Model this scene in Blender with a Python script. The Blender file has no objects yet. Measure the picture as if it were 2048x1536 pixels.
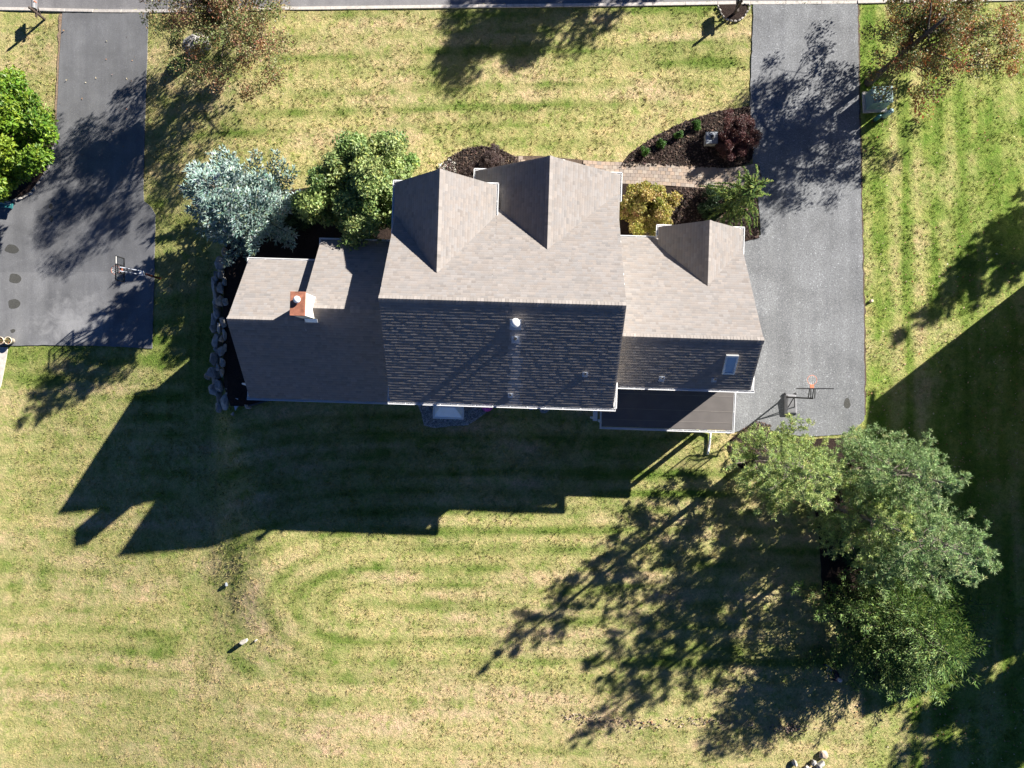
import bpy, bmesh, math, random
import numpy as np
from mathutils import Vector, Matrix
from mathutils.geometry import delaunay_2d_cdt

# ------------------------------------------------------------------ camera, world, sun, exposure
SC = bpy.context.scene
COL = SC.collection
F_PX, CAM_H, NADIR_X = 1420.0, 38.0, 1045.0
TILT = math.atan((NADIR_X - 1024.0) / F_PX)
cam_d = bpy.data.cameras.new('camera')
cam_d.sensor_width = 36.0
cam_d.lens = 36.0 * F_PX / 2048.0
cam_d.clip_end = 2000.0
cam = bpy.data.objects.new('camera', cam_d)
cam.location = (0, 0, CAM_H)
cam.rotation_euler = (0, TILT, 0)
COL.objects.link(cam)
SC.camera = cam

SUN_EL, SUN_AZ = math.radians(26.7), math.radians(37.9)      # azimuth counted from +X towards +Y
SDIR = Vector((math.cos(SUN_EL) * math.cos(SUN_AZ), math.cos(SUN_EL) * math.sin(SUN_AZ), math.sin(SUN_EL)))
w = bpy.data.worlds.new('World'); SC.world = w; w.use_nodes = True
wn = w.node_tree.nodes; wl = w.node_tree.links
bg = wn['Background']
sky = wn.new('ShaderNodeTexSky'); sky.sky_type = 'NISHITA'; sky.sun_disc = False
sky.sun_elevation = SUN_EL
sky.sun_rotation = math.radians(90) - SUN_AZ
sky.altitude = 6000.0; sky.air_density = 0.6; sky.dust_density = 0.0; sky.ozone_density = 8.0
wl.new(sky.outputs[0], bg.inputs[0]); bg.inputs[1].default_value = 0.058
sl = bpy.data.lights.new('sun', 'SUN'); sl.energy = 5.0; sl.angle = math.radians(0.53); sl.color = (1.0, 0.95, 0.87)
so = bpy.data.objects.new('sun', sl); COL.objects.link(so)
so.rotation_euler = SDIR.to_track_quat('Z', 'Y').to_euler()
so.location = SDIR * 100
SC.view_settings.view_transform = 'Standard'; SC.view_settings.look = 'None'
SC.view_settings.gamma = 1.0; SC.view_settings.use_curve_mapping = False
SC.view_settings.exposure = 1.5
SC.cycles.max_bounces = 6; SC.cycles.diffuse_bounces = 3; SC.cycles.transparent_max_bounces = 6

# ------------------------------------------------------------------ helpers: picture <-> place
CT, ST = math.cos(TILT), math.sin(TILT)
def P(px, py, z=0.0):
    dx, dy = (px - 1024.0) / F_PX, -(py - 768.0) / F_PX
    d = (CT * dx - ST, dy, -ST * dx - CT)
    k = (CAM_H - z) / -d[2]
    return (d[0] * k, d[1] * k)

def sstep(a, b, x):
    t = np.clip((x - a) / (b - a), 0, 1)
    return t * t * (3 - 2 * t)

DROP = 1.5
def gz(x, y):
    """height of the lawn: the house stands on a pad, the neighbour's side lies lower"""
    x = np.asarray(x, float); y = np.asarray(y, float)
    ys = [-40, -17, -15, -13.5, -11.5, -8, -5, -2, 0, 6.5, 11, 40]
    xe = np.interp(y, ys, [-14.5, -14.5, -14.8, -15.2, -15.7, -15.9, -15.9, -16.4, -16.4, -16.4, -16.5, -16.5])
    hw = np.interp(y, ys, [5.0, 5.0, 4.5, 3.4, 2.4, 2.1, 1.9, .75, .55, .55, 4.0, 4.5])
    amt = np.interp(y, ys, [.7, .7, .8, .9, 1.0, 1.0, .95, .9, .9, .9, .45, .45])
    s = amt * (1.0 - sstep(xe - hw, xe + hw, x))
    wide = 1.6 * (1.0 - sstep(-29.5, -14.0, x))
    return -s - wide
def gzf(x, y): return float(gz(x, y))
def G(px, py, off=0.0):
    z = 0.0
    for _ in range(6):
        x, y = P(px, py, z); z = gzf(x, y)
    return Vector((x, y, z + off))

_rng = np.random.RandomState(7)
_TAB = _rng.rand(256, 256)
def vnoise(x, y, seed=0):
    x = np.asarray(x, float) + seed * 17.31; y = np.asarray(y, float) + seed * 9.77
    xi = np.floor(x).astype(int); yi = np.floor(y).astype(int)
    fx = x - xi; fy = y - yi
    fx = fx * fx * (3 - 2 * fx); fy = fy * fy * (3 - 2 * fy)
    a = _TAB[xi % 256, yi % 256]; b = _TAB[(xi + 1) % 256, yi % 256]
    c = _TAB[xi % 256, (yi + 1) % 256]; d = _TAB[(xi + 1) % 256, (yi + 1) % 256]
    return (a * (1 - fx) + b * fx) * (1 - fy) + (c * (1 - fx) + d * fx) * fy
def fbm(x, y, s, seed=0, o=4):
    v = 0; a = .5; t = 0
    for i in range(o):
        v = v + a * vnoise(x / s, y / s, seed + i * 3.1); t += a; a *= .5; s *= .5
    return v / t

# ------------------------------------------------------------------ helpers: meshes and tags
def tag(o, label=None, cat=None, group=None, kind=None):
    if label: o['label'] = label
    if cat: o['category'] = cat
    if group: o['group'] = group
    if kind: o['kind'] = kind
    return o
def empty(name, loc, label, cat, group=None, rz=0.0):
    o = bpy.data.objects.new(name, None); COL.objects.link(o)
    o.location = loc; o.rotation_euler = (0, 0, rz); o.empty_display_size = .2
    return tag(o, label, cat, group)
def mesh(name, v, f, m=None, parent=None, smooth=False, col=None):
    me = bpy.data.meshes.new(name)
    me.from_pydata([tuple(p) for p in v], [], [tuple(q) for q in f]); me.update()
    if col is not None:
        at = me.color_attributes.new('Col', 'FLOAT_COLOR', 'POINT')
        c = np.ones((len(me.vertices), 4), np.float32); c[:, :3] = col
        at.data.foreach_set('color', c.ravel())
    if smooth: me.polygons.foreach_set('use_smooth', [True] * len(me.polygons))
    return obj(name, me, m, parent)
def fast_mesh(name, v, nper, faces_per, m, parent=None, col=None, smooth=False):
    """v: (N*nper,3) points, faces_per: list of index tuples repeated for each of the N pieces"""
    n = len(v) // nper
    me = bpy.data.meshes.new(name)
    me.vertices.add(len(v)); me.vertices.foreach_set('co', np.asarray(v, np.float32).ravel())
    loops = np.concatenate([np.array(f) for f in faces_per])
    lens = np.array([len(f) for f in faces_per])
    al = (np.arange(n)[:, None] * nper + loops[None, :]).ravel().astype(np.int32)
    ln = np.tile(lens, n)
    st = np.concatenate([[0], np.cumsum(ln)[:-1]]).astype(np.int32)
    me.loops.add(len(al)); me.loops.foreach_set('vertex_index', al)
    me.polygons.add(len(ln)); me.polygons.foreach_set('loop_start', st)
    if smooth: me.polygons.foreach_set('use_smooth', np.ones(len(ln), bool))
    me.update(calc_edges=True)
    if not smooth: me.shade_flat()
    if col is not None:
        at = me.color_attributes.new('Col', 'FLOAT_COLOR', 'POINT')
        c = np.ones((len(v), 4), np.float32); c[:, :3] = col
        at.data.foreach_set('color', c.ravel())
    return obj(name, me, m, parent)
def obj(name, me, m=None, parent=None):
    o = bpy.data.objects.new(name, me); COL.objects.link(o)
    if m and not me.materials: me.materials.append(m)
    if parent: o.parent = parent
    return o
class MB:
    def __init__(s): s.v = []; s.f = []
    def add(s, v, f):
        n = len(s.v); s.v += [tuple(p) for p in v]; s.f += [tuple(i + n for i in q) for q in f]; return s
    def box(s, a, b):
        (x0, y0, z0), (x1, y1, z1) = a, b
        return s.add([(x0, y0, z0), (x1, y0, z0), (x1, y1, z0), (x0, y1, z0), (x0, y0, z1), (x1, y0, z1), (x1, y1, z1), (x0, y1, z1)],
                     [(0, 3, 2, 1), (4, 5, 6, 7), (0, 1, 5, 4), (1, 2, 6, 5), (2, 3, 7, 6), (3, 0, 4, 7)])
    def hexa(s, lo, hi):                      # two quads of four points each, bottom and top
        return s.add(list(lo) + list(hi), [(0, 3, 2, 1), (4, 5, 6, 7), (0, 1, 5, 4), (1, 2, 6, 5), (2, 3, 7, 6), (3, 0, 4, 7)])
    def tube(s, pts, rad, n=8, cap=True):
        pts = [Vector(p) for p in pts]
        if not hasattr(rad, '__len__'): rad = [rad] * len(pts)
        V = []; Fs = []; prev = None
        for i, p in enumerate(pts):
            t = (pts[min(i + 1, len(pts) - 1)] - pts[max(i - 1, 0)])
            t = t.normalized() if t.length > 1e-9 else Vector((0, 0, 1))
            a = (prev if prev is not None else (Vector((1, 0, 0)) if abs(t.x) < .8 else Vector((0, 1, 0))))
            a = (a - t * a.dot(t)).normalized(); prev = a; b = t.cross(a)
            for k in range(n):
                th = 2 * math.pi * k / n
                V.append(p + (a * math.cos(th) + b * math.sin(th)) * rad[i])
        for i in range(len(pts) - 1):
            for k in range(n):
                Fs.append((i * n + k, i * n + (k + 1) % n, (i + 1) * n + (k + 1) % n, (i + 1) * n + k))
        if cap:
            Fs.append(tuple(range(n - 1, -1, -1))); Fs.append(tuple((len(pts) - 1) * n + k for k in range(n)))
        return s.add(V, Fs)
    def bar(s, a, b, wx, wz=None):
        a = Vector(a); b = Vector(b); wz = wz or wx
        t = (b - a).normalized(); u = Vector((0, 0, 1)) if abs(t.z) < .9 else Vector((0, 1, 0))
        r = t.cross(u).normalized(); u = r.cross(t)
        q = [(-1, -1), (1, -1), (1, 1), (-1, 1)]
        return s.hexa([a + r * i * wx / 2 + u * j * wz / 2 for i, j in q], [b + r * i * wx / 2 + u * j * wz / 2 for i, j in q])
    def lathe(s, prof, n=20, c=(0, 0, 0)):
        V = []; Fs = []
        for r, z in prof:
            for k in range(n):
                th = 2 * math.pi * k / n; V.append((c[0] + r * math.cos(th), c[1] + r * math.sin(th), c[2] + z))
        for i in range(len(prof) - 1):
            for k in range(n): Fs.append((i * n + k, i * n + (k + 1) % n, (i + 1) * n + (k + 1) % n, (i + 1) * n + k))
        Fs.append(tuple(range(n - 1, -1, -1))); Fs.append(tuple((len(prof) - 1) * n + k for k in range(n)))
        return s.add(V, Fs)
    def torus(s, c, R, r, n=28, m=8):
        V = []; Fs = []
        for i in range(n):
            a = 2 * math.pi * i / n
            for j in range(m):
                b = 2 * math.pi * j / m; q = R + r * math.cos(b)
                V.append((c[0] + q * math.cos(a), c[1] + q * math.sin(a), c[2] + r * math.sin(b)))
        for i in range(n):
            for j in range(m): Fs.append((i * m + j, ((i + 1) % n) * m + j, ((i + 1) % n) * m + (j + 1) % m, i * m + (j + 1) % m))
        return s.add(V, Fs)
    def build(s, name, m, parent=None, smooth=False, bevel=0.0):
        o = mesh(name, s.v, s.f, m, parent, smooth)
        if bevel:
            b = o.modifiers.new('bevel', 'BEVEL'); b.width = bevel; b.segments = 2; b.limit_method = 'ANGLE'
        return o

# ------------------------------------------------------------------ materials
def new_mat(name):
    m = bpy.data.materials.new(name); m.use_nodes = True
    return m, m.node_tree.nodes, m.node_tree.links, m.node_tree.nodes['Principled BSDF']
def noise_node(N, L, scale, detail=4, rough=.55, dist=0.0, vec=None):
    n = N.new('ShaderNodeTexNoise'); n.inputs['Scale'].default_value = scale; n.inputs['Detail'].default_value = detail
    n.inputs['Roughness'].default_value = rough; n.inputs['Distortion'].default_value = dist
    if vec is None:
        tc = N.new('ShaderNodeTexCoord'); vec = tc.outputs['Object']
    L.new(vec, n.inputs['Vector']); return n
def ramp(N, L, fac, stops):
    r = N.new('ShaderNodeValToRGB'); e = r.color_ramp.elements
    e[0].position = stops[0][0]; e[0].color = (*stops[0][1], 1); e[1].position = stops[-1][0]; e[1].color = (*stops[-1][1], 1)
    for p, c in stops[1:-1]:
        q = e.new(p); q.color = (*c, 1)
    L.new(fac, r.inputs[0]); return r
def mixc(N, L, typ, fac, a, b):
    m = N.new('ShaderNodeMix'); m.data_type = 'RGBA'; m.blend_type = typ
    if isinstance(fac, (int, float)): m.inputs[0].default_value = fac
    else: L.new(fac, m.inputs[0])
    for s, v in ((6, a), (7, b)):
        if isinstance(v, tuple): m.inputs[s].default_value = (*v, 1)
        else: L.new(v, m.inputs[s])
    return m.outputs[2]
def bump(N, L, b, h, strength=.4, dist=.02):
    n = N.new('ShaderNodeBump'); n.inputs['Strength'].default_value = strength; n.inputs['Distance'].default_value = dist
    L.new(h, n.inputs['Height']); L.new(n.outputs[0], b.inputs['Normal']); return n
def plain(name, c, rough=.6, metal=0.0, var=.15, scale=6, bs=0.0, spec=.5, coat=0.0):
    m, N, L, b = new_mat(name)
    n = noise_node(N, L, scale, 5)
    lo = tuple(x * (1 - var) for x in c); hi = tuple(min(1, x * (1 + var)) for x in c)
    r = ramp(N, L, n.outputs[0], [(.3, lo), (.7, hi)])
    L.new(r.outputs[0], b.inputs['Base Color'])
    b.inputs['Roughness'].default_value = rough; b.inputs['Metallic'].default_value = metal
    b.inputs['Specular IOR Level'].default_value = spec; b.inputs['Coat Weight'].default_value = coat
    if bs: bump(N, L, b, n.outputs[0], bs, .02)
    return m
def attr_mat(name, rough=.7, hf=0.25, scale=20, bs=0.0, spec=.3, bd=.02):
    m, N, L, b = new_mat(name)
    a = N.new('ShaderNodeAttribute'); a.attribute_name = 'Col'
    n = noise_node(N, L, scale, 6, .65)
    r = ramp(N, L, n.outputs[0], [(.25, (1 - hf,) * 3), (.75, (1 + hf,) * 3)])
    L.new(mixc(N, L, 'MULTIPLY', 1.0, a.outputs['Color'], r.outputs[0]), b.inputs['Base Color'])
    b.inputs['Roughness'].default_value = rough; b.inputs['Specular IOR Level'].default_value = spec
    if bs: bump(N, L, b, n.outputs[0], bs, bd)
    return m
def leaf_mat(name, trans=.3, rough=.5, spec=.4):
    m, N, L, b = new_mat(name)
    a = N.new('ShaderNodeAttribute'); a.attribute_name = 'Col'
    L.new(a.outputs['Color'], b.inputs['Base Color'])
    b.inputs['Roughness'].default_value = rough; b.inputs['Specular IOR Level'].default_value = spec
    t = N.new('ShaderNodeBsdfTranslucent'); L.new(a.outputs['Color'], t.inputs[0])
    mx = N.new('ShaderNodeMixShader'); mx.inputs[0].default_value = trans
    L.new(b.outputs[0], mx.inputs[1]); L.new(t.outputs[0], mx.inputs[2])
    L.new(mx.outputs[0], N['Material Output'].inputs[0]); return m

def lawn_mat():
    m, N, L, b = new_mat('lawn_grass')
    a = N.new('ShaderNodeAttribute'); a.attribute_name = 'Col'
    tc = N.new('ShaderNodeTexCoord')
    n1 = noise_node(N, L, 3.2, 8, .72, .5, tc.outputs['Object'])
    n2 = noise_node(N, L, 11, 4, .7, .8, tc.outputs['Object'])
    n3 = noise_node(N, L, 1.1, 6, .7, .3, tc.outputs['Object'])
    r1 = ramp(N, L, n1.outputs[0], [(.28, (.62, .74, .5)), (.5, (1, 1, 1)), (.74, (1.34, 1.22, 1.3))])
    r2 = ramp(N, L, n2.outputs[0], [(.28, (.58, .64, .5)), (.5, (1, 1, 1)), (.72, (1.4, 1.34, 1.34))])
    r3 = ramp(N, L, n3.outputs[0], [(.3, (.8, .93, .74)), (.7, (1.14, 1.05, 1.04))])
    c = mixc(N, L, 'MULTIPLY', 1.0, a.outputs['Color'], r1.outputs[0])
    c = mixc(N, L, 'MULTIPLY', 1.0, c, r2.outputs[0])
    c = mixc(N, L, 'MULTIPLY', 1.0, c, r3.outputs[0])
    n4 = noise_node(N, L, 1.9, 9, .78, .6, tc.outputs['Object'])
    r4 = ramp(N, L, n4.outputs[0], [(.3, (1.12, 1.02, 1.06)), (.52, (1, 1, 1)), (.64, (.66, .86, .5)), (.8, (.5, .76, .36))])
    c = mixc(N, L, 'MULTIPLY', 1.0, c, r4.outputs[0])
    L.new(c, b.inputs['Base Color']); b.inputs['Roughness'].default_value = .9; b.inputs['Specular IOR Level'].default_value = .1
    s = N.new('ShaderNodeMath'); s.operation = 'ADD'; L.new(n1.outputs[0], s.inputs[0]); L.new(n2.outputs[0], s.inputs[1])
    bump(N, L, b, s.outputs[0], .9, .08)
    return m
def asphalt_mat(name, base, speck, patch=.25, worn=None):
    m, N, L, b = new_mat(name)
    tc = N.new('ShaderNodeTexCoord')
    n1 = noise_node(N, L, .55, 6, .6, .3, tc.outputs['Object'])
    n2 = noise_node(N, L, 17, 3, .75, 0, tc.outputs['Object'])
    mp = N.new('ShaderNodeMapping'); mp.inputs['Scale'].default_value = (1.3, .12, 1); L.new(tc.outputs['Object'], mp.inputs[0])
    n3 = noise_node(N, L, 1.2, 5, .6, 0, mp.outputs[0])
    vo = N.new('ShaderNodeTexVoronoi'); vo.inputs['Scale'].default_value = 20; L.new(tc.outputs['Object'], vo.inputs['Vector'])
    r1 = ramp(N, L, n1.outputs[0], [(.3, tuple(x * (1 - patch) for x in base)), (.7, tuple(x * (1 + patch) for x in base))])
    r2 = ramp(N, L, n2.outputs[0], [(.3, (1 - speck,) * 3), (.7, (1 + speck,) * 3)])
    r3 = ramp(N, L, n3.outputs[0], [(.3, (.86, .86, .87)), (.7, (1.12, 1.12, 1.11))])
    rv = ramp(N, L, vo.outputs['Color'], [(.8, (1, 1, 1)), (.97, (1 + 2.2 * speck,) * 3)])
    c = mixc(N, L, 'MULTIPLY', 1.0, r1.outputs[0], r2.outputs[0])
    c = mixc(N, L, 'MULTIPLY', 1.0, c, r3.outputs[0]); c = mixc(N, L, 'MULTIPLY', 1.0, c, rv.outputs[0])
    if worn:
        vm = N.new('ShaderNodeMapping'); vm.inputs['Location'].default_value = (-worn[0] / worn[2], -worn[1] / worn[3], 0); vm.inputs['Scale'].default_value = (1 / worn[2], 1 / worn[3], 0)
        L.new(tc.outputs['Object'], vm.inputs[0])
        ln = N.new('ShaderNodeVectorMath'); ln.operation = 'LENGTH'; L.new(vm.outputs[0], ln.inputs[0])
        nw = noise_node(N, L, 1.3, 9, .72, .4, tc.outputs['Object'])
        sb = N.new('ShaderNodeMath'); sb.operation = 'MULTIPLY_ADD'; L.new(ln.outputs['Value'], sb.inputs[0]); sb.inputs[1].default_value = -.28; L.new(nw.outputs[0], sb.inputs[2])
        rw = ramp(N, L, sb.outputs[0], [(.16, (0, 0, 0)), (.5, (.85, .85, .85))])
        c = mixc(N, L, 'MIX', rw.outputs[0], c, (.32, .32, .325))
    L.new(c, b.inputs['Base Color']); b.inputs['Roughness'].default_value = .85; b.inputs['Specular IOR Level'].default_value = .25
    bump(N, L, b, n2.outputs[0], .5, .012)
    return m

M = {}
M['lawn'] = lawn_mat()
M['drive'] = asphalt_mat('drive_asphalt', (.178, .184, .193), .42, .2)
M['drive_old'] = asphalt_mat('neighbour_asphalt', (.165, .167, .174), .12, .22, worn=(-25.4, 3.4, 2.4, 1.5))
M['road'] = asphalt_mat('road_asphalt', (.2, .195, .2), .14, .12)
M['patch'] = plain('asphalt_patch', (.06, .06, .055), .9, 0, .3, 22, .4)
M['chalk'] = plain('chalky_scuff', (.3, .295, .29), .9, 0, .4, 5, 0)
M['concrete'] = plain('curb_concrete', (.52, .48, .44), .85, 0, .18, 7, .15)
M['mulch'] = None
M['white'] = plain('white_trim_paint', (.78, .77, .75), .4, 0, .04, 3)
M['gutter'] = plain('white_aluminium_gutter', (.8, .8, .8), .3, 0, .03, 4)
M['siding'] = plain('pale_siding', (.62, .58, .5), .6, 0, .06, 4, .05)
M['brick'] = plain('pale_stone_veneer', (.5, .46, .4), .85, 0, .25, 5, .4)
M['black'] = plain('black_metal', (.02, .02, .022), .4, 0, .2, 8)
M['darkwood'] = plain('dark_stained_wood', (.06, .042, .034), .7, 0, .3, 9, .2)
M['grey_plastic'] = plain('grey_plastic', (.2, .2, .21), .5, 0, .15, 6)
M['black_plastic'] = plain('black_plastic', (.025, .025, .027), .45, 0, .2, 6)
M['orange'] = plain('orange_rim_paint', (.6, .19, .1), .5, 0, .15, 8)
M['redpole'] = plain('rusty_red_paint', (.2, .05, .03), .6, 0, .3, 10)
M['net'] = plain('white_net_cord', (.75, .75, .75), .8, 0, .05, 8)
M['copper'] = plain('weathered_copper', (.33, .135, .085), .55, .2, .4, 4.0)
M['steel'] = plain('galvanised_steel', (.62, .63, .64), .38, .55, .12, 9)
M['lead'] = plain('grey_flashing', (.33, .36, .42), .5, .35, .15, 9)
M['whitepipe'] = plain('white_flue_cap', (.85, .85, .85), .3, 0, .03, 6)
M['utility'] = plain('utility_green_paint', (.16, .26, .25), .45, 0, .12, 5)
M['teal'] = plain('teal_plastic', (.03, .16, .17), .45, 0, .15, 4)
M['pale_green'] = plain('pale_green_plastic', (.32, .46, .46), .45, 0, .1, 5)
M['slab'] = plain('bluestone', (.2, .22, .25), .7, 0, .25, 6, .3)
M['pier'] = plain('cut_limestone', (.46, .42, .36), .85, 0, .2, 8, .35)
M['rock'] = plain('grey_fieldstone', (.34, .325, .305), .9, 0, .4, 5, .9)
M['rock_blue'] = plain('pale_blue_limestone', (.55, .58, .62), .85, 0, .25, 4, .6)
M['rock_tan'] = plain('tan_stone', (.46, .36, .27), .9, 0, .3, 5, .6)
M['rock_white'] = plain('white_edging_stone', (.4, .37, .33), .85, 0, .3, 9, .5)
M['bark'] = plain('grey_brown_bark', (.085, .068, .055), .95, 0, .4, 14, .8)
M['bark_pale'] = plain('pale_pine_bark', (.2, .17, .14), .95, 0, .35, 14, .8)
M['leaf'] = leaf_mat('leaf', .32, .45, .4)
M['needle'] = leaf_mat('needle', .25, .55, .35)
M['shingle'] = attr_mat('asphalt_shingle', .92, .16, 45, .2, .15, .006)
M['membrane'] = plain('brown_roof_membrane', (.125, .112, .105), .8, 0, .12, 1.6, .05)
M['seam'] = plain('membrane_seam', (.2, .18, .165), .8, 0, .1, 6)
M['pane'] = None
M['paver'] = attr_mat('clay_paver', .85, .18, 14, .25, .25, .008)
M['scatter'] = attr_mat('scattered_bits', .85, .15, 9, .2, .25, .01)
M['bluemetal'] = plain('white_painted_metal_hood', (.78, .83, .86), .3, 0, .04, 3)
M['pink'] = plain('pink_plastic', (.62, .05, .3), .4, 0, .06, 5)
M['hose'] = plain('black_corrugated_hose', (.02, .022, .025), .5, 0, .2, 9)
M['terracotta'] = plain('cream_glazed_pot', (.6, .52, .4), .5, 0, .12, 6)
M['soil'] = plain('dark_potting_soil', (.1, .07, .05), .95, 0, .4, 15, .6)

def mulch_mat():
    m, N, L, b = new_mat('bark_mulch')
    n1 = noise_node(N, L, 14, 6, .75, 1.2); n2 = noise_node(N, L, 1.3, 4, .6)
    r1 = ramp(N, L, n1.outputs[0], [(.25, (.01, .007, .006)), (.55, (.035, .024, .02)), (.8, (.085, .062, .052))])
    r2 = ramp(N, L, n2.outputs[0], [(.3, (.75, .75, .75)), (.7, (1.25, 1.2, 1.18))])
    L.new(mixc(N, L, 'MULTIPLY', 1, r1.outputs[0], r2.outputs[0]), b.inputs['Base Color'])
    b.inputs['Roughness'].default_value = .95; b.inputs['Specular IOR Level'].default_value = .15
    bump(N, L, b, n1.outputs[0], .9, .05); return m
M['mulch'] = mulch_mat()
def gravel_mat():
    m, N, L, b = new_mat('grey_gravel')
    v = N.new('ShaderNodeTexVoronoi'); v.inputs['Scale'].default_value = 16
    tc = N.new('ShaderNodeTexCoord'); L.new(tc.outputs['Object'], v.inputs['Vector'])
    r = ramp(N, L, v.outputs['Color'], [(.1, (.2, .2, .2)), (.5, (.36, .35, .34)), (.9, (.58, .57, .56))])
    L.new(r.outputs[0], b.inputs['Base Color']); b.inputs['Roughness'].default_value = .9
    bump(N, L, b, v.outputs['Distance'], -.8, .04); return m
M['gravel'] = gravel_mat()
def glass_mat(name, c, rough=.06):
    m, N, L, b = new_mat(name)
    n = noise_node(N, L, 2.0, 3)
    r = ramp(N, L, n.outputs[0], [(.3, tuple(x * .85 for x in c)), (.7, tuple(x * 1.15 for x in c))])
    L.new(r.outputs[0], b.inputs['Base Color']); b.inputs['Roughness'].default_value = rough
    b.inputs['Specular IOR Level'].default_value = .8; b.inputs['Coat Weight'].default_value = .6; b.inputs['Coat Roughness'].default_value = .03
    return m
M['pane'] = glass_mat('window_glass', (.03, .04, .05))
M['skypane'] = glass_mat('skylight_glass_sky_colour', (.34, .44, .54))  # pale blue sky reflection is put into the base colour of the glass
def clear_mat():
    m, N, L, b = new_mat('clear_acrylic')
    n = noise_node(N, L, 3.0, 2); r = ramp(N, L, n.outputs[0], [(.3, (.9, .92, .93)), (.7, (1, 1, 1))])
    t = N.new('ShaderNodeBsdfTransparent'); L.new(r.outputs[0], t.inputs[0])
    g = N.new('ShaderNodeBsdfGlossy'); g.inputs['Roughness'].default_value = .05
    mx = N.new('ShaderNodeMixShader'); mx.inputs[0].default_value = .12
    L.new(t.outputs[0], mx.inputs[1]); L.new(g.outputs[0], mx.inputs[2]); L.new(mx.outputs[0], N['Material Output'].inputs[0]); return m
M['clear'] = clear_mat()
# ------------------------------------------------------------------ the ground
curb_px = CURB_PX = [(-260, 13), (-60, 16), (60, 18.5), (130, 20.5), (300, 22), (450, 19.5), (600, 17), (900, 13), (1240, 9.5), (1500, 5.5), (1715, 4), (2048, -2), (2300, -6)]
def axis(lo, hi, step):
    a = list(np.arange(lo, hi + 1e-6, step))
    s = step; x = hi
    while x < 420:
        s *= 1.35; x += s; a.append(x)
    s = step; x = lo
    while x > -420:
        s *= 1.35; x -= s; a.insert(0, x)
    return np.array(a)
def grass_colour(X, Y):
    straw = np.array([.385, .335, .17]); green = np.array([.185, .21, .068]); lush = np.array([.115, .165, .035]); tan = np.array([.43, .33, .225])
    n1 = fbm(X, Y, 3.2, 1, 5); n2 = fbm(X, Y, .9, 5, 4); n3 = fbm(X, Y, 7.0, 9, 4)
    wob = fbm(X * .5, Y, 4, 11, 3) - .5
    crisp = lambda p, per: np.tanh(1.7 * np.sin(2 * np.pi * p / per))
    g = .46 + .55 * (n1 - .5) + .75 * (n2 - .5) + .5 * (n3 - .5)
    # front lawn: lanes run along the street
    front = sstep(8.5, 10.5, Y) * (1 - sstep(17.0, 17.6, X)) * sstep(-20.5, -18.5, X)
    p = Y - .012 * X + .5 * wob
    g = g + front * (.24 * crisp(p, 1.04) + 1.5 * (fbm(X * .13, p * 1.5, .8, 21, 4) - .5) - .1)
    g = g + front * .22 * sstep(15.6, 18.5, Y)
    g = g + front * .4 * np.exp(-(((X - 10) / 1.8) ** 2 + ((Y - 17) / 1.3) ** 2))
    g = g - front * .2 * np.exp(-((Y - 11.5) / 2.2) ** 2) * (1 - sstep(9, 11, X))
    g = g + .25 * np.exp(-(((X + 16) / 2.6) ** 2 + ((Y - 14) / 4.5) ** 2))
    # beside the right hand drive: lanes run the other way, strong and narrow
    right = sstep(17.6, 18.0, X)
    xr = X - .017 * (20.3 - Y) + .12 * wob
    lanes = np.interp(xr, [17.6, 18.2, 18.7, 19.2, 19.5, 19.8, 20.1, 20.4, 20.7, 21.0, 21.3, 21.8, 22.6, 23.2, 24.0, 24.8, 26, 28], [.5, .75, 1.0, .62, .3, .5, 1.05, .95, .35, .4, .75, .9, .6, .9, .62, .85, .62, .7])
    g = g * (1 - right) + right * (lanes * 1.0 + .04 + .5 * (n1 - .5) + .6 * (n2 - .5) + 1.0 * (fbm(xr * 1.6, Y * .14, .8, 31, 4) - .5))
    # lawn behind the house: lanes curl round the left end in a long oval
    back = sstep(-16.9, -15.8, X) * (1 - sstep(17, 19, X)) * (1 - sstep(-2, 0, Y)) * sstep(-16.6, -15.2, Y)
    d = np.hypot(np.maximum(-8.6 - X, 0) * .56, Y + 11.9) + .3 * wob
    along = np.where(X > -8.6, X, -8.6 - 5.0 * np.arctan2(np.maximum(-8.6 - X, 0), np.abs(Y + 11.9) + .3))
    g = g + back * (.27 * crisp(d + .3, 1.02) + 1.6 * (fbm(along * .13 + 3, d * 1.5, .8, 41, 4) - .5))
    g = g + back * .3 * np.exp(-((Y + 14.9) / .8) ** 2) * sstep(-13, -10, X)
    # lusher, greener grass close behind the house; the shade mask tints nothing
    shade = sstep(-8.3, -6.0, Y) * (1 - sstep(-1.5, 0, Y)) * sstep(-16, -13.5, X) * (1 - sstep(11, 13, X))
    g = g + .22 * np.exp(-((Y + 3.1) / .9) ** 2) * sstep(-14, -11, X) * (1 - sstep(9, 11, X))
    # lowest strip and the neighbour's side
    low = (1 - sstep(-16.6, -15.2, Y)) * (1 - sstep(16, 19, X)) * sstep(-17.5, -16.5, X)
    g = g + low * (.18 * crisp(Y + .03 * X, 1.1) + 1.2 * (fbm(X * .13, Y * 1.5, .8, 71, 4) - .5) - .14)
    left = (1 - sstep(-17.6, -16.6, X)) * (1 - sstep(10, 12, Y))
    edge = np.exp(-((X + 18.2) / .8) ** 2)
    g = g + left * ((1 - edge) * (.13 * crisp(Y + .3 * wob, 1.1) + .9 * (fbm(X * .15, Y * 1.5, .8, 51, 3) - .5)) + edge * .1 * crisp(X, .55) - .02)
    g = g + left * .4 * sstep(-4, 1, Y)
    dry = sstep(.46, .72, fbm(X * .35, Y, 1.3, 61, 5)) * .8 + .25 * low
    bare = np.exp(-((d - 3.35 - .15 * wob) / .3) ** 2) * (1 - sstep(-13.0, -10.5, X)) * (.35 + .65 * vnoise(X * 1.3, Y * 1.3, 91))
    dry = dry + .7 * bare; g = g - .3 * bare
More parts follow.
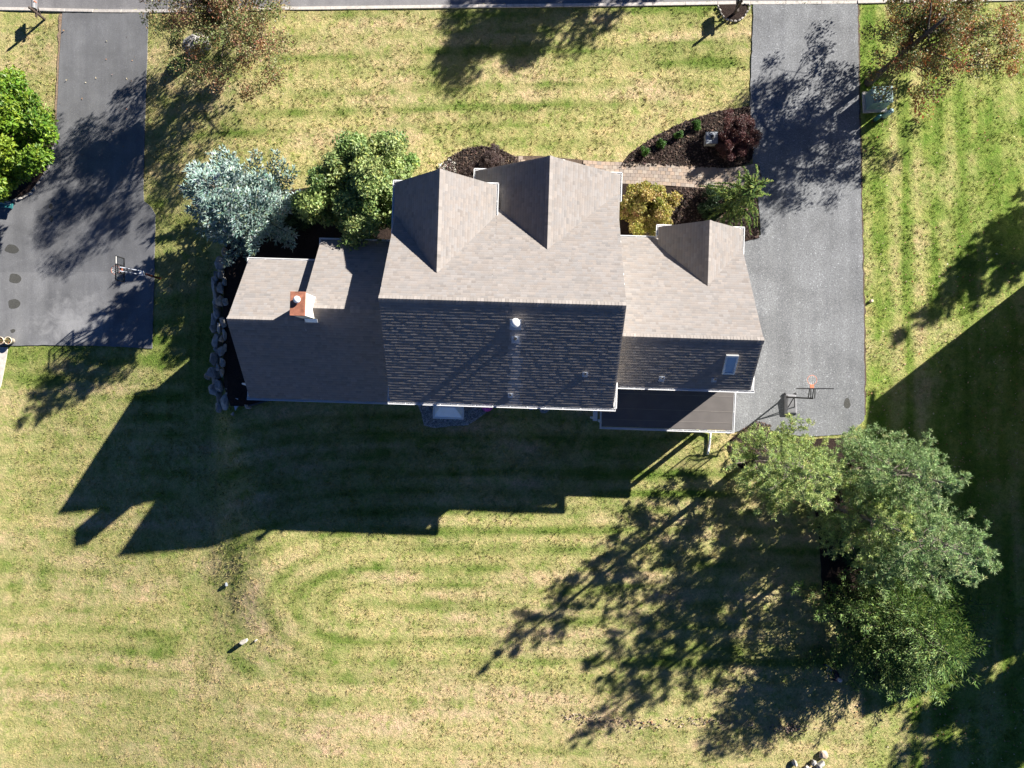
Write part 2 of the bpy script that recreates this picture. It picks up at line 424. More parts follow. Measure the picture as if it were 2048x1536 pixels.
    g = np.clip(g, 0, 1.25)
    green = green + right[..., None] * np.array([-.012, .032, -.022])
    t = np.clip(g, 0, 1)[..., None]
    c = straw * (1 - t) + green * t
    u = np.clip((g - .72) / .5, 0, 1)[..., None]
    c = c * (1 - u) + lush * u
    k = np.clip(dry * (1 - np.clip(g, 0, 1)), 0, 1)[..., None]
    c = c * (1 - .9 * k) + tan * .9 * k
    # worn edge of the bank on the left and the wheel line beside it
    bank = np.exp(-((X + 17.05 - .12 * np.sin(Y * .9)) / .08) ** 2) * (.3 + .7 * vnoise(X * .5, Y * 1.1, 77)) * (1 - sstep(-6, -4, Y)) * sstep(-17, -15, Y)
    c = c * (1 - .6 * bank[..., None]) + .6 * bank[..., None] * np.array([.17, .125, .08])
    c = c * 1.15
    rut = np.exp(-((X + 15.95 - .25 * np.sin(Y * .5 + 1)) / .14) ** 2) * (1 - sstep(-9.5, -8, Y)) * sstep(-15, -13.5, Y) * .5
    c = c * (1 - .5 * rut[..., None]) + .5 * rut[..., None] * np.array([.17, .125, .08])
    return c
xs = axis(-31, 30, .22); ys = axis(-24, 24, .22)
GX, GY = np.meshgrid(xs, ys)
inside = (np.abs(GX) < 60) & (np.abs(GY) < 60)
GZ = np.where(inside, gz(np.clip(GX, -60, 60), np.clip(GY, -60, 60)), gz(np.clip(GX, -60, 60), np.clip(GY, -60, 60)))
nx, ny = len(xs), len(ys)
_cx = np.array([G(*p)[0] for p in CURB_PX]); _cy = np.array([G(*p)[1] for p in CURB_PX])
GZ = GZ - .3 * (GY > np.interp(GX, _cx, _cy) + .12) * (np.abs(GX) < 60) * (GY < 30)
GZ = GZ + .035 * (fbm(GX, GY, 1.6, 3, 3) - .5) * (inside)
gv = np.stack([GX.ravel(), GY.ravel(), GZ.ravel() - .03], 1)
ii = (np.arange(ny - 1)[:, None] * nx + np.arange(nx - 1)[None, :]).ravel()
gf = np.stack([ii, ii + 1, ii + nx + 1, ii + nx], 1)
me = bpy.data.meshes.new('lawn')
me.vertices.add(len(gv)); me.vertices.foreach_set('co', gv.astype(np.float32).ravel())
me.loops.add(gf.size); me.loops.foreach_set('vertex_index', gf.ravel().astype(np.int32))
me.polygons.add(len(gf)); me.polygons.foreach_set('loop_start', (np.arange(len(gf)) * 4).astype(np.int32))
me.polygons.foreach_set('use_smooth', np.ones(len(gf), bool)); me.update(calc_edges=True)
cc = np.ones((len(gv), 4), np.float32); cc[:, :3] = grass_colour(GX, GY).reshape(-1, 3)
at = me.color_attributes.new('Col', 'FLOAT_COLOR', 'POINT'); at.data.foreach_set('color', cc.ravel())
tag(obj('lawn', me, M['lawn']), kind='structure')

def inpoly(p, poly):
    x, y = p; r = False; j = len(poly) - 1
    for i in range(len(poly)):
        xi, yi = poly[i]; xj, yj = poly[j]
        if (yi > y) != (yj > y) and x < (xj - xi) * (y - yi) / (yj - yi) + xi: r = not r
        j = i
    return r
def smooth_poly(pts, n=4):
    """Catmull-Rom through the corner points of a closed outline"""
    out = []; k = len(pts)
    for i in range(k):
        p0, p1, p2, p3 = [np.array(pts[(i + j - 1) % k], float) for j in range(4)]
        for s in range(n):
            t = s / n
            out.append(tuple(.5 * ((2 * p1) + (p2 - p0) * t + (2 * p0 - 5 * p1 + 4 * p2 - p3) * t * t + (3 * p1 - p0 - 3 * p2 + p3) * t ** 3)))
    return out
KEEP_OFF = []
def drape(name, pts_px, m, off, step=.6, curve=0, ragged=0.0, kind='structure', parent=None, world=False, mound=0.0, dome=0.0):
    poly = [(tuple(p) if world else tuple(G(*p)[:2])) for p in pts_px]
    if curve: poly = smooth_poly(poly, curve)
    if ragged:
        q = []
        k = len(poly)
        for i in range(k):
            a = np.array(poly[i]); b = np.array(poly[(i + 1) % k]); n = max(1, int(np.hypot(*(b - a)) / .22))
            d = b - a; nr = np.array([-d[1], d[0]]) / (np.hypot(*d) + 1e-9)
            for s in range(n):
                p = a + d * s / n
                p = p + nr * ragged * (2 * vnoise(p[0] * 3.1, p[1] * 3.1, 5) - 1 + .6 * (2 * vnoise(p[0] * 11, p[1] * 11, 8) - 1))
                q.append(tuple(p))
        poly = q
    KEEP_OFF.append(np.array(poly))
    xs_ = [p[0] for p in poly]; ys_ = [p[1] for p in poly]
    co = [Vector(p) for p in poly]; n = len(co)
    x = min(xs_) + step / 2
    while x < max(xs_):
        y = min(ys_) + step / 2
        while y < max(ys_):
            if inpoly((x, y), poly): co.append(Vector((x + .1 * step * random.uniform(-1, 1), y + .1 * step * random.uniform(-1, 1))))
            y += step
        x += step
    vo, ed, fa, *_ = delaunay_2d_cdt(co, [(i, (i + 1) % n) for i in range(n)], [], 1, 1e-5)
    cx, cy = np.mean(xs_), np.mean(ys_)
    V = []
    for i, p in enumerate(vo):
        z = gzf(p.x, p.y) + off
        if mound and i >= n: z += mound * (.4 + .6 * vnoise(p.x * 2, p.y * 2, 3))
        V.append((p.x, p.y, z))
    k = len(V)
    # a thin skirt so the sheet has an edge of its own
    loop = [i for i in range(n)]
    base = len(V)
    Fs = []
    for f in fa:
        a, b, c = [vo[i] for i in f[:3]]
        Fs.append(tuple(f) if (b - a).cross(c - a) > 0 else tuple(reversed(f)))
    if n <= len(vo):
        for i in range(n): V.append((V[i][0], V[i][1], V[i][2] - .06))
        for i in range(n): Fs.append((i, base + i, base + (i + 1) % n, (i + 1) % n))
    o = mesh(name, V, Fs, m, parent)
    return tag(o, kind=kind) if kind else o

# road and curb
curb_w = [G(*p) for p in curb_px]
road_poly = [(p.x, p.y + .09) for p in curb_w] + [(45, 30.5), (-45, 30.5)]
drape('road', road_poly, M['road'], -.09, 1.5, world=True)
curb = empty('curb', (0, 0, 0), None, None); tag(curb, kind='structure')
def lerp_line(pts, step):
    out = [pts[0]]
    for a, b in zip(pts[:-1], pts[1:]):
        n = max(1, int((b - a).length / step))
        for i in range(1, n + 1): out.append(a.lerp(b, i / n))
    return out
cl = lerp_line(curb_w, 1.5)
for a, b in zip(cl[:-1], cl[1:]):
    mx = (a + b) / 2
    pxm = mx.x / 38 * F_PX + NADIR_X
    apron = (115 < pxm < 310) or (1490 < pxm < 1725)
    h = .0 if apron else .035
    d = (b - a); d.z = 0; d.normalize(); r = Vector((-d.y, d.x, 0))
    q = .006
    lo = []; hi = []
    for p, s in ((a + d * q, -1), (b - d * q, -1), (b - d * q, 1), (a + d * q, 1)):
        zz = gzf(p.x, p.y)
        lo.append(Vector((p.x, p.y, zz - .2)) + r * s * .095); hi.append(Vector((p.x, p.y, zz + h)) + r * s * .085)
    MB().hexa(lo, hi).build('curb_section', M['concrete'], curb, bevel=.015)

# drives
drive = drape('driveway', [(1507, 9), (1503, 120), (1500, 215), (1506, 330), (1516, 400), (1522, 470), (1440, 478), (1440, 780), (1455, 868), (1480, 860), (1512, 850), (1560, 866), (1620, 874), (1700, 868), (1729, 840), (1728, 640), (1723, 420), (1718, 200), (1715, 8)], M['drive'], .012, .8, ragged=.03)
drive2 = drape('neighbour_driveway', [(125, 26), (119, 120), (113, 250), (108, 300), (90, 345), (58, 383), (20, 402), (-70, 408), (-160, 410), (-160, 690), (0, 692), (90, 690), (200, 692), (304, 697), (306, 640), (309, 520), (311, 430), (303, 415), (288, 402), (287, 380), (290, 250), (294, 120), (297, 26)], M['drive_old'], .012, .8, ragged=.015)
for i, (x, y, rx, ry) in enumerate([(24, 498, 14, 9), (30, 557, 12, 11), (28, 608, 12, 11), (26, 662, 5, 4), (103, 438, 4, 6), (102, 413, 4, 5), (163, 657, 10, 7)]):
    if i == 6: continue
    pts = [(x + rx * math.cos(a) * (1 + .12 * math.sin(3 * a + i)), y + ry * math.sin(a) * (1 + .15 * math.sin(2 * a + i))) for a in np.arange(0, 2 * math.pi, .4)]
    drape('tar_patch', pts, M['patch'], .016, .5, kind=None, parent=drive2)
pts = [(1694 + 6.5 * math.cos(a) * (1 + .1 * math.sin(3 * a)), 806 + 11 * math.sin(a)) for a in np.arange(0, 2 * math.pi, .35)]
drape('tar_patch', pts, M['patch'], .016, .5, kind=None, parent=drive, ragged=.02)
M['dirt'] = plain('dry_dirt', (.26, .185, .125), .95, 0, .4, 9, .6)
drape('bare_soil', [(1714, 10), (1717, 200), (1722, 420), (1727, 640), (1728, 830), (1732, 830), (1731, 640), (1726, 420), (1721, 200), (1718, 10)], M['soil'], .002, .3, ragged=.05)
drape('bare_soil', [(127, 28), (121, 120), (115, 250), (111, 290), (106, 290), (109, 250), (114, 120), (119, 28)], M['dirt'], .002, .3, ragged=.08)
# planting beds
drape('mulch_bed', [(1238, 335), (1262, 305), (1310, 272), (1370, 243), (1430, 224), (1500, 212), (1507, 300), (1500, 326), (1460, 337), (1400, 336), (1330, 331)], M['mulch'], .03, .3, mound=.05, ragged=.02)
drape('mulch_bed', [(866, 350), (878, 336), (900, 314), (930, 298), (962, 292), (1000, 299), (1035, 316), (1046, 326), (1046, 400), (866, 400)], M['mulch'], .03, .3, mound=.05, ragged=.02)
drape('mulch_bed', [(1240, 366), (1345, 374), (1400, 377), (1450, 380), (1508, 388), (1516, 420), (1518, 476), (1420, 500), (1240, 500)], M['mulch'], .03, .3, mound=.05)
drape('mulch_bed', [(447, 500), (478, 470), (540, 425), (585, 380), (640, 372), (720, 365), (800, 372), (800, 560), (640, 560), (560, 600), (540, 700), (540, 800), (500, 812), (462, 812), (448, 770), (446, 640), (450, 560)], M['mulch'], .05, .3, mound=.05)
drape('mulch_bed', [(1457, 900), (1462, 880), (1485, 863), (1512, 854), (1560, 871), (1620, 879), (1700, 876), (1740, 890), (1790, 960), (1830, 1080), (1840, 1200), (1790, 1300), (1700, 1262), (1650, 1205), (1640, 1100), (1628, 1010), (1600, 975), (1550, 960), (1500, 945), (1475, 930)], M['mulch'], .025, .5, mound=.04, curve=2, ragged=.04)
drape('mulch_bed', [(1440, 10), (1441, 22), (1450, 36), (1464, 41), (1478, 39), (1490, 28), (1494, 10)], M['mulch'], .03, .25, mound=.03, curve=2)
drape('mulch_bed', [(-60, 400), (0, 400), (30, 396), (60, 383), (88, 345), (105, 305), (108, 270), (95, 230), (40, 190), (-60, 170)], M['mulch'], .025, .5, mound=.05, curve=2)
# gravel round the hood behind the house
drape('gravel_bed', [(826, 770), (834, 806), (842, 826), (848, 851), (872, 856), (905, 852), (936, 850), (960, 834), (985, 815), (1000, 770)], M['gravel'], .02, .3, ragged=.03)
drape('walkway', [(-60, 694), (16, 694), (12, 720), (2, 770), (-10, 800), (-60, 800)], M['concrete'], .012, .5)

# paved path
path = empty('paved_path', (0, 0, 0), None, None); tag(path, kind='structure')
cen = [G(*p) for p in [(1010, 345), (1030, 334), (1080, 334), (1140, 340), (1200, 345), (1260, 347), (1330, 350), (1400, 355), (1450, 358), (1490, 354), (1524, 346)]]
cen2 = [Vector((p[0], p[1], 0)) for p in np.array([c[:2] for c in cen])]
line = lerp_line(cen2, .06)
for _ in range(4):
    line = [line[0]] + [(line[i - 1] + line[i] * 2 + line[i + 1]) / 4 for i in range(1, len(line) - 1)] + [line[-1]]
cum = [0]
for a, b in zip(line[:-1], line[1:]): cum.append(cum[-1] + (b - a).length)
def at_len(s):
    i = min(max(0, int(np.searchsorted(cum, s)) - 1), len(line) - 2)
    t = (s - cum[i]) / max(1e-6, cum[i + 1] - cum[i])
    p = line[i].lerp(line[i + 1], t); d = (line[min(i + 3, len(line) - 1)] - line[max(i - 2, 0)]).normalized()
    return p, Vector((-d.y, d.x, 0)), d
ROWS, PW, PL = 6, .19, .245
joint = []
s = 0.0
while s < cum[-1]:
    p, r, d = at_len(s); joint.append((p + r * (ROWS * PW / 2 + .02), p - r * (ROWS * PW / 2 + .02))); s += .25
V = []; Fs = []
for a, b in joint: V += [(a.x, a.y, .02), (b.x, b.y, .02)]
for i in range(len(joint) - 1): Fs.append((2 * i, 2 * i + 1, 2 * i + 3, 2 * i + 2))
mesh('joint_sand', V, Fs, M['soil'], path)
pm = []
rp = random.Random(3)
for k in range(6):
    mb = MB().box((-PL / 2 + .006, -PW / 2 + .006, 0), (PL / 2 - .006, PW / 2 - .006, .05))
    c = [(.38, .30, .235), (.34, .275, .23), (.42, .32, .25), (.31, .26, .225), (.40, .34, .285), (.29, .245, .215)][k]
    o = mesh('paver', mb.v, mb.f, M['paver'], path, col=np.array(c)); pm.append(o.data); bpy.data.objects.remove(o)
count = 0
for rrow in range(ROWS):
    s = .05 + (rrow % 2) * PL / 2
    while s < cum[-1] - .1:
        p, r, d = at_len(s)
        pxx = p.x / 38 * F_PX + NADIR_X
        if (pxx > 1165 or pxx < 1050) and count < 300:
            q = p + r * ((rrow - (ROWS - 1) / 2) * PW)
            o = bpy.data.objects.new('paver', rp.choice(pm)); COL.objects.link(o); o.parent = path
            o.location = (q.x, q.y, .012 + rp.uniform(-.004, .004)); o.rotation_euler = (rp.uniform(-.01, .01), rp.uniform(-.01, .01), math.atan2(d.y, d.x)); count += 1
        s += PL

# real grass tufts standing in the lawn: nobody could count them
def inpoly_np(x, y, poly):
    r = np.zeros(len(x), bool); j = len(poly) - 1
    for i in range(len(poly)):
        xi, yi = poly[i]; xj, yj = poly[j]
        c = ((yi > y) != (yj > y)) & (x < (xj - xi) * (y - yi) / (yj - yi + 1e-12) + xi); r ^= c; j = i
    return r
rg = np.random.RandomState(77)
n = 90000
tx, ty = rg.uniform(-29.5, 28, n), rg.uniform(-21.5, 20.5, n)
dens = fbm(tx, ty, .7, 81, 4) + .25 * rg.rand(n)
ok = dens > .56
for pl in KEEP_OFF: ok &= ~inpoly_np(tx, ty, pl)
hx_, hy_ = math.cos(math.radians(1.8)) * tx - math.sin(math.radians(1.8)) * ty, math.sin(math.radians(1.8)) * tx + math.cos(math.radians(1.8)) * ty
ok &= ~((hx_ > -13.3) & (hx_ < 10.3) & (hy_ > -1.7) & (hy_ < 8.9)); ok &= ~((hx_ > 3) & (hx_ < 17) & (hy_ > 9.5) & (hy_ < 11.6))
tx, ty = tx[ok], ty[ok]; n = len(tx); K = 5
bx_, by_ = np.repeat(tx, K) + .035 * rg.randn(n * K), np.repeat(ty, K) + .035 * rg.randn(n * K)
C_ = np.stack([bx_, by_, gz(bx_, by_) - .04], 1)
D_ = np.stack([.55 * rg.randn(n * K), .55 * rg.randn(n * K), np.ones(n * K)], 1); D_ /= np.linalg.norm(D_, axis=1, keepdims=True)
S_ = np.cross(D_, rg.randn(n * K, 3)); S_ /= np.linalg.norm(S_, axis=1, keepdims=True)
h_ = np.repeat(rg.uniform(.07, .135, n), K)[:, None] * rg.uniform(.7, 1.2, (n * K, 1)); w_ = rg.uniform(.018, .04, (n * K, 1))
v_ = np.stack([C_ - S_ * w_ * .5, C_ + S_ * w_ * .5, C_ + D_ * h_], 1).reshape(-1, 3)
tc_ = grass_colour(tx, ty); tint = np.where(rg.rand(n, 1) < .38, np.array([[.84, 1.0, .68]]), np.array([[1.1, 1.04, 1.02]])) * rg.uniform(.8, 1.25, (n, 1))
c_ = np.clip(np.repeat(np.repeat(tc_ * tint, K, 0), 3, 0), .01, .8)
tag(fast_mesh('grass_tufts', v_, 3, [(0, 1, 2)], leaf_mat('grass_blade', .3, .7, .15), None, c_), 'short dry and green grass tufts all over the lawns', 'grass', kind='stuff')
# ------------------------------------------------------------------ the house
HA = math.radians(1.8)
def to_h(x, y): return (math.cos(HA) * x - math.sin(HA) * y, math.sin(HA) * x + math.cos(HA) * y)
SLOPE = .75
rear_main = lambda x, y: 8.9 - SLOPE * abs(y - 3.34)
rear_gar = lambda x, y: 7.0 - SLOPE * abs(y - 2.22)
def HP(px, py, zf):
    z = 6.0
    for _ in range(8):
        hx, hy = to_h(*P(px, py, z)); z = zf(hx, hy)
    return hx, hy, z
house = empty('house', (0, 0, 0), 'large house with taupe shingled gable roofs, copper-topped chimney and white gutters', 'house', rz=-HA)
# siding with lapped boards
def siding_mat(name, c):
    m, N, L, b = new_mat(name)
    tc = N.new('ShaderNodeTexCoord'); wv = N.new('ShaderNodeTexWave'); wv.wave_type = 'BANDS'; wv.bands_direction = 'Z'; wv.wave_profile = 'SAW'
    wv.inputs['Scale'].default_value = 1.6; L.new(tc.outputs['Object'], wv.inputs[0])
    n = noise_node(N, L, 3, 4); r = ramp(N, L, n.outputs[0], [(.3, tuple(x * .93 for x in c)), (.7, c)])
    L.new(r.outputs[0], b.inputs['Base Color']); b.inputs['Roughness'].default_value = .6
    bump(N, L, b, wv.outputs[0], .5, .02); return m
M['siding'] = siding_mat('cream_lap_siding', (.72, .68, .6))
M['stucco'] = plain('white_chimney_stucco', (.66, .62, .56), .85, 0, .15, 9, .4)

def prism(name, prof, a, b, axis, m, parent):
    """extrude a profile (across, z) from a to b along x or y"""
    n = len(prof); V = []
    for t in (a, b):
        for u, z in prof: V.append((t, u, z) if axis == 'x' else (u, t, z))
    Fs = [tuple(range(n)), tuple(range(2 * n - 1, n - 1, -1))] + [(i, n + i, n + (i + 1) % n, (i + 1) % n) for i in range(n)]
    o = mesh(name, V, Fs, m, parent)
    bm = bmesh.new(); bm.from_mesh(o.data); bmesh.ops.recalc_face_normals(bm, faces=bm.faces); bm.to_mesh(o.data); bm.free()
    return o
T = .24       # roof build-up above the wall tops
prism('wall', [(-.6, 0), (-.6, 5.95 - T), (3.34, 8.9 - T), (7.3, 5.93 - T), (7.3, 0)], -5.72, -1.3, 'x', M['siding'], house)
prism('wall', [(-.6, 0), (-.6, 5.95 - T), (3.34, 8.9 - T), (8.85, 4.77 - T), (8.85, 0)], -1.3, 3.86, 'x', M['siding'], house)
prism('wall', [(-5.75, 0), (-5.75, 6.1 - T), (-3.78, 7.98 - T), (-1.82, 6.1 - T), (-1.82, 0)], 4.7, 8.7, 'y', M['siding'], house)
prism('wall', [(-2.1, 0), (-2.1, 4.75 - T), (.89, 6.97 - T), (3.95, 4.75 - T), (3.95, 0)], 6.0, 9.7, 'y', M['brick'], house)
prism('wall', [(-.72, 0), (-.72, 3.3 - T), (3.09, 6.5 - T), (6.3, 4.05 - T), (6.3, 0)], -9.65, -5.6, 'x', M['siding'], house)
prism('wall', [(-.72, 0), (-.72, 3.3 - T), (2.54, 6.1 - T), (5.25, 4.05 - T), (5.25, 0)], -13.15, -9.6, 'x', M['siding'], house)
prism('wall', [(.38, 0), (.38, 5.6 - T), (2.22, 7.0 - T), (6.98, 3.4 - T), (6.98, 0)], 3.8, 10.12, 'x', M['siding'], house)
prism('wall', [(6.75, 0), (6.75, 3.6 - T), (8.4, 5.1 - T), (10.12, 3.6 - T), (10.12, 0)], 4.9, 7.55, 'y', M['brick'], house)

RS = np.random.RandomState(11)
def shingles(O, U, V, width, length, parent, tone=1.0, name='shingles', wash=None):
    """real overlapping shingle tabs, coursed down from the ridge; O = eave corner on the roof surface"""
    O = np.array(O, float); U = np.array(U, float); V = np.array(V, float)
    W = np.cross(U, V); W /= np.linalg.norm(W)
    if W[2] < 0: W = -W
    e = .145
    nc = int(math.ceil(length / e)); vv = []; cols = []
    for c in range(nc):
        top = length - (c) * e; bot = max(0.0, top - e)
        u = -RS.uniform(0, .25); wav = .3 * np.sin(c * .37) + .2 * np.sin(c * 1.7)
        while u < width:
            wd = RS.uniform(.11, .33); u0 = max(u, 0); u1 = min(u + wd - .001, width)
            if u1 - u0 > .02:
                th = RS.uniform(.013, .0185)
                db = 0.0
                p = lambda a, b, h: O + U * a + V * b + W * h
                bt = max(0.0, bot + db) - (.02 if c == nc - 1 else 0)
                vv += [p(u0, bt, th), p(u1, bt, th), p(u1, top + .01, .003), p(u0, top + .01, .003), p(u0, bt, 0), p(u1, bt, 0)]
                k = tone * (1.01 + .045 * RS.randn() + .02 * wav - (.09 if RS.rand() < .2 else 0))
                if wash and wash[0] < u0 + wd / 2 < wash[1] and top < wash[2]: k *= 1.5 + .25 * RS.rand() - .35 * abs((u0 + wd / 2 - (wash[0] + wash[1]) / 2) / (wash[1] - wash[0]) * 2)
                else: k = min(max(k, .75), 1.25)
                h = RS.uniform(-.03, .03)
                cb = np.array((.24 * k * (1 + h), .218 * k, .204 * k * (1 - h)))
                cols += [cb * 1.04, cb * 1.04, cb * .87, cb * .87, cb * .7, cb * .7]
            u += wd
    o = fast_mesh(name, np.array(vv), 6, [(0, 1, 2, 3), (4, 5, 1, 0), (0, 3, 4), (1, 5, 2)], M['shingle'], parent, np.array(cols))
    return tag(o, kind='stuff')
def slope(O, E, R, parent=house, tone=1.0, wash=None):
    """one roof slope: O eave start, E eave end, R ridge point above O"""
    O = Vector(O); E = Vector(E); R = Vector(R)
    U = E - O; wd = U.length; U.normalize(); V = R - O; ln = V.length; V.normalize()
    W = U.cross(V); W = W if W.z > 0 else -W
    mb = MB()
    c = [O, E, E + V * ln, R]
    mb.hexa([p - W * .18 for p in c], [p - W * .004 for p in c])
    s = mb.build('roof_slope', M['white'], parent)
    shingles(O, U, V, wd, ln, s, tone, wash=wash)
    return s
def ridge_caps(a, b, s1, s2, parent=house):
    """a row of bent cap shingles along a ridge; s1, s2 = downhill directions"""
    a = Vector(a); b = Vector(b); d = b - a; n = int(d.length / .145); d.normalize(); s1 = Vector(s1).normalized(); s2 = Vector(s2).normalized()
    vv = []; cols = []
    for i in range(n):
        p = a + d * (i * .145); q = p + d * .165; h1 = .034 + RS.uniform(-.002, .003); h0 = .022
        k = 1 + .08 * RS.randn(); w = .19
        up = Vector((0, 0, 1))
        for (t, h) in ((p, h1), (q, h0)):
            vv += [t + s1 * w + up * h * .8, t + up * h, t + s2 * w + up * h * .8]
        for t in (p,): vv += [t + s1 * w, t, t + s2 * w]
        cols += [(.25 * k, .226 * k, .21 * k)] * 9
    o = fast_mesh('ridge_cap', np.array([tuple(x) for x in vv]), 9, [(0, 1, 4, 3), (1, 2, 5, 4), (6, 7, 1, 0), (7, 8, 2, 1)], M['shingle'], parent, np.array(cols))
    return tag(o, kind='stuff')
FR = Vector((0, 1, -SLOPE)); BK = Vector((0, -1, -SLOPE))
# main roof
slope((-6.02, 7.62, 5.69), (-1.40, 7.62, 5.69), (-6.02, 3.34, 8.9))
slope((-1.40, 9.25, 4.467), (4.15, 9.25, 4.467), (-1.40, 3.34, 8.9))
slope((4.15, -.94, 5.69), (-6.02, -.94, 5.69), (4.15, 3.34, 8.9), wash=(4.15 + .05, 4.15 + .62, 4.35))
ridge_caps((-6.03, 3.34, 8.9), (4.16, 3.34, 8.9), FR, BK)
# left front cross gable
slope((-6.08, 9.0, 5.72), (-6.08, 4.4, 5.72), (-3.78, 9.0, 7.98))
slope((-1.48, 4.4, 5.72), (-1.48, 9.0, 5.72), (-3.78, 4.4, 7.98))
ridge_caps((-3.78, 9.01, 7.98), (-3.78, 4.62, 7.98), (-1, 0, -.98), (1, 0, -.98))
# right front cross gable
slope((-2.5, 10.0, 4.5), (-2.5, 5.7, 4.5), (.89, 10.0, 6.97))
slope((4.28, 5.7, 4.5), (4.28, 10.0, 4.5), (.89, 5.7, 6.97))
ridge_caps((.89, 10.01, 6.97), (.89, 5.92, 6.97), (-1, 0, -.73), (1, 0, -.73))
# left wing: one long rear slope, two front slopes of different depth
slope((-9.95, -1.09, 3.0), (-13.5, -1.09, 3.0), (-9.95, 2.54, 6.045))
slope((-5.75, -1.09, 3.0), (-9.95, -1.09, 3.0), (-5.75, 3.09, 6.5))
slope((-9.95, 6.65, 3.83), (-5.75, 6.65, 3.83), (-9.95, 3.09, 6.5))
slope((-13.45, 5.61, 3.785), (-9.7, 5.61, 3.785), (-13.45, 2.54, 6.045))
ridge_caps((-13.46, 2.54, 6.045), (-9.9, 2.54, 6.045), FR, BK)
ridge_caps((-9.96, 3.09, 6.5), (-5.8, 3.09, 6.5), FR, BK)
# garage
slope((3.87, 7.33, 3.1675), (10.42, 7.33, 3.1675), (3.87, 2.22, 7.0))
slope((10.42, .07, 5.3875), (3.87, .07, 5.3875), (10.42, 2.22, 7.0))
ridge_caps((3.9, 2.22, 7.0), (10.43, 2.22, 7.0), FR, BK)
slope((6.38, 7.83, 3.45), (6.38, 4.7, 3.45), (8.4, 7.83, 5.08))
slope((10.42, 4.7, 3.45), (10.42, 7.83, 3.45), (8.4, 4.7, 5.08))
ridge_caps((8.4, 7.84, 5.08), (8.4, 4.88, 5.08), (-1, 0, -.8), (1, 0, -.8))

# low porch roof behind the garage
porch_z = 3.0
mb = MB(); mb.hexa([(3.98, -1.95, porch_z - .2), (10.33, -1.95, porch_z - .2), (10.33, .4, porch_z - .1), (3.98, .4, porch_z - .1)],
                   [(3.98, -1.95, porch_z), (10.33, -1.95, porch_z), (10.33, .4, porch_z + .12), (3.98, .4, porch_z + .12)])
pr = mb.build('porch_roof', M['membrane'], house)
for y in (-.3, -1.05, -1.6):
    z = porch_z + .12 * (y + 1.95) / 2.35 + .003
    MB().box((4.0, y - .012, z - .02), (10.32, y + .012, z + .006)).build('seam', M['seam'], pr)
prism('wall', [(-1.6, 0), (-1.6, 2.78), (.5, 2.85), (.5, 0)], 4.3, 10.0, 'x', M['siding'], house)
for x in (4.15, 6.2, 8.2, 10.15):
    MB().box((x - .07, -1.88, 0), (x + .07, -1.74, 2.8)).build('porch_post', M['white'], house)
MB().box((3.62, -1.75, 1.9), (3.84, -.75, 2.06)).box((3.66, -1.7, 0), (3.8, -1.6, 1.9)).build('side_ledge', M['bluemetal'], house)

# gutters: open U channels with straps
def gutter(a, b, out, parent=house, wide=.12, straps=True):
    """open channel from a to b, its back on the line, its front towards 'out'"""
    a = Vector(a); b = Vector(b); d = (b - a).normalized(); o = Vector(out).normalized(); u = Vector((0, 0, 1)); t = .012
    mb = MB()
    def wall_(o0, o1, z0, z1):
        mb.hexa([a + o * o0 + u * z0, b + o * o0 + u * z0, b + o * o1 + u * z0, a + o * o1 + u * z0],
                [a + o * o0 + u * z1, b + o * o0 + u * z1, b + o * o1 + u * z1, a + o * o1 + u * z1])
    wall_(0, t, -.1, -.004); wall_(t, wide - .034, -.1, -.088); wall_(wide - .034, wide, -.1, .004)
    for e, s in ((a, 1), (b, -1)):
        p = e; q = e + d * s * t
        mb.hexa([p + o * t + u * -.087, q + o * t + u * -.087, q + o * (wide - .035) + u * -.087, p + o * (wide - .035) + u * -.087],
                [p + o * t, q + o * t, q + o * (wide - .035), p + o * (wide - .035)])
    if straps:
        n = int((b - a).length / .75)
        for i in range(1, n):
            p = a + d * ((b - a).length * i / n)
            mb.bar(p + o * .014 + u * -.008, p + o * (wide - .036) + u * -.008, .03, .01)
    return mb.build('gutter', M['gutter'], parent)
def eave_return(x0, x1, y0, y1, z, h, hi, parent=house):
    """little sloped return at the foot of a gable"""
    lo = [(x0, y0, z - .06), (x1, y0, z - .06), (x1, y1, z - .06), (x0, y1, z - .06)]
    ht = {'x0': (h, 0, 0, h), 'x1': (0, h, h, 0), 'y0': (h, h, 0, 0), 'y1': (0, 0, h, h)}[hi]
    MB().hexa(lo, [(p[0], p[1], z + .01 + k) for p, k in zip(lo, ht)]).build('eave_return', M['white'], parent)
z = 5.65
gutter((-6.12, -.99, z), (4.27, -.99, z), (0, -1, 0))
gutter((-6.035, -.985, z), (-6.035, .28, z), (-1, 0, 0), wide=.1)
gutter((4.19, -.985, z), (4.19, .2, z), (1, 0, 0), wide=.13)
eave_return(4.155, 4.188, -.9, .5, z - .04, .16, 'x0')
eave_return(-6.03, -6.0, -.9, .5, z - .16, .1, 'x1')
z = 5.68
gutter((-6.1, 9.12, z), (-6.1, 6.6, z), (-1, 0, 0), wide=.1); gutter((-6.2, 9.03, z), (-5.55, 9.03, z), (0, 1, 0), wide=.1, straps=False)
eave_return(-6.07, -5.55, 8.72, 9.02, z - .25, .14, 'y0')
gutter((-1.46, 7.45, z), (-1.46, 9.12, z), (1, 0, 0), wide=.1); gutter((-2.15, 9.03, z), (-1.36, 9.03, z), (0, 1, 0), wide=.1, straps=False)
eave_return(-2.15, -1.49, 8.72, 9.02, z - .25, .14, 'y0')
z = 4.46
gutter((4.3, 8.75, z), (4.3, 10.12, z), (1, 0, 0), wide=.1); gutter((3.5, 10.03, z), (4.4, 10.03, z), (0, 1, 0), wide=.1, straps=False)
eave_return(3.5, 4.26, 9.72, 10.02, z - .25, .14, 'y0')
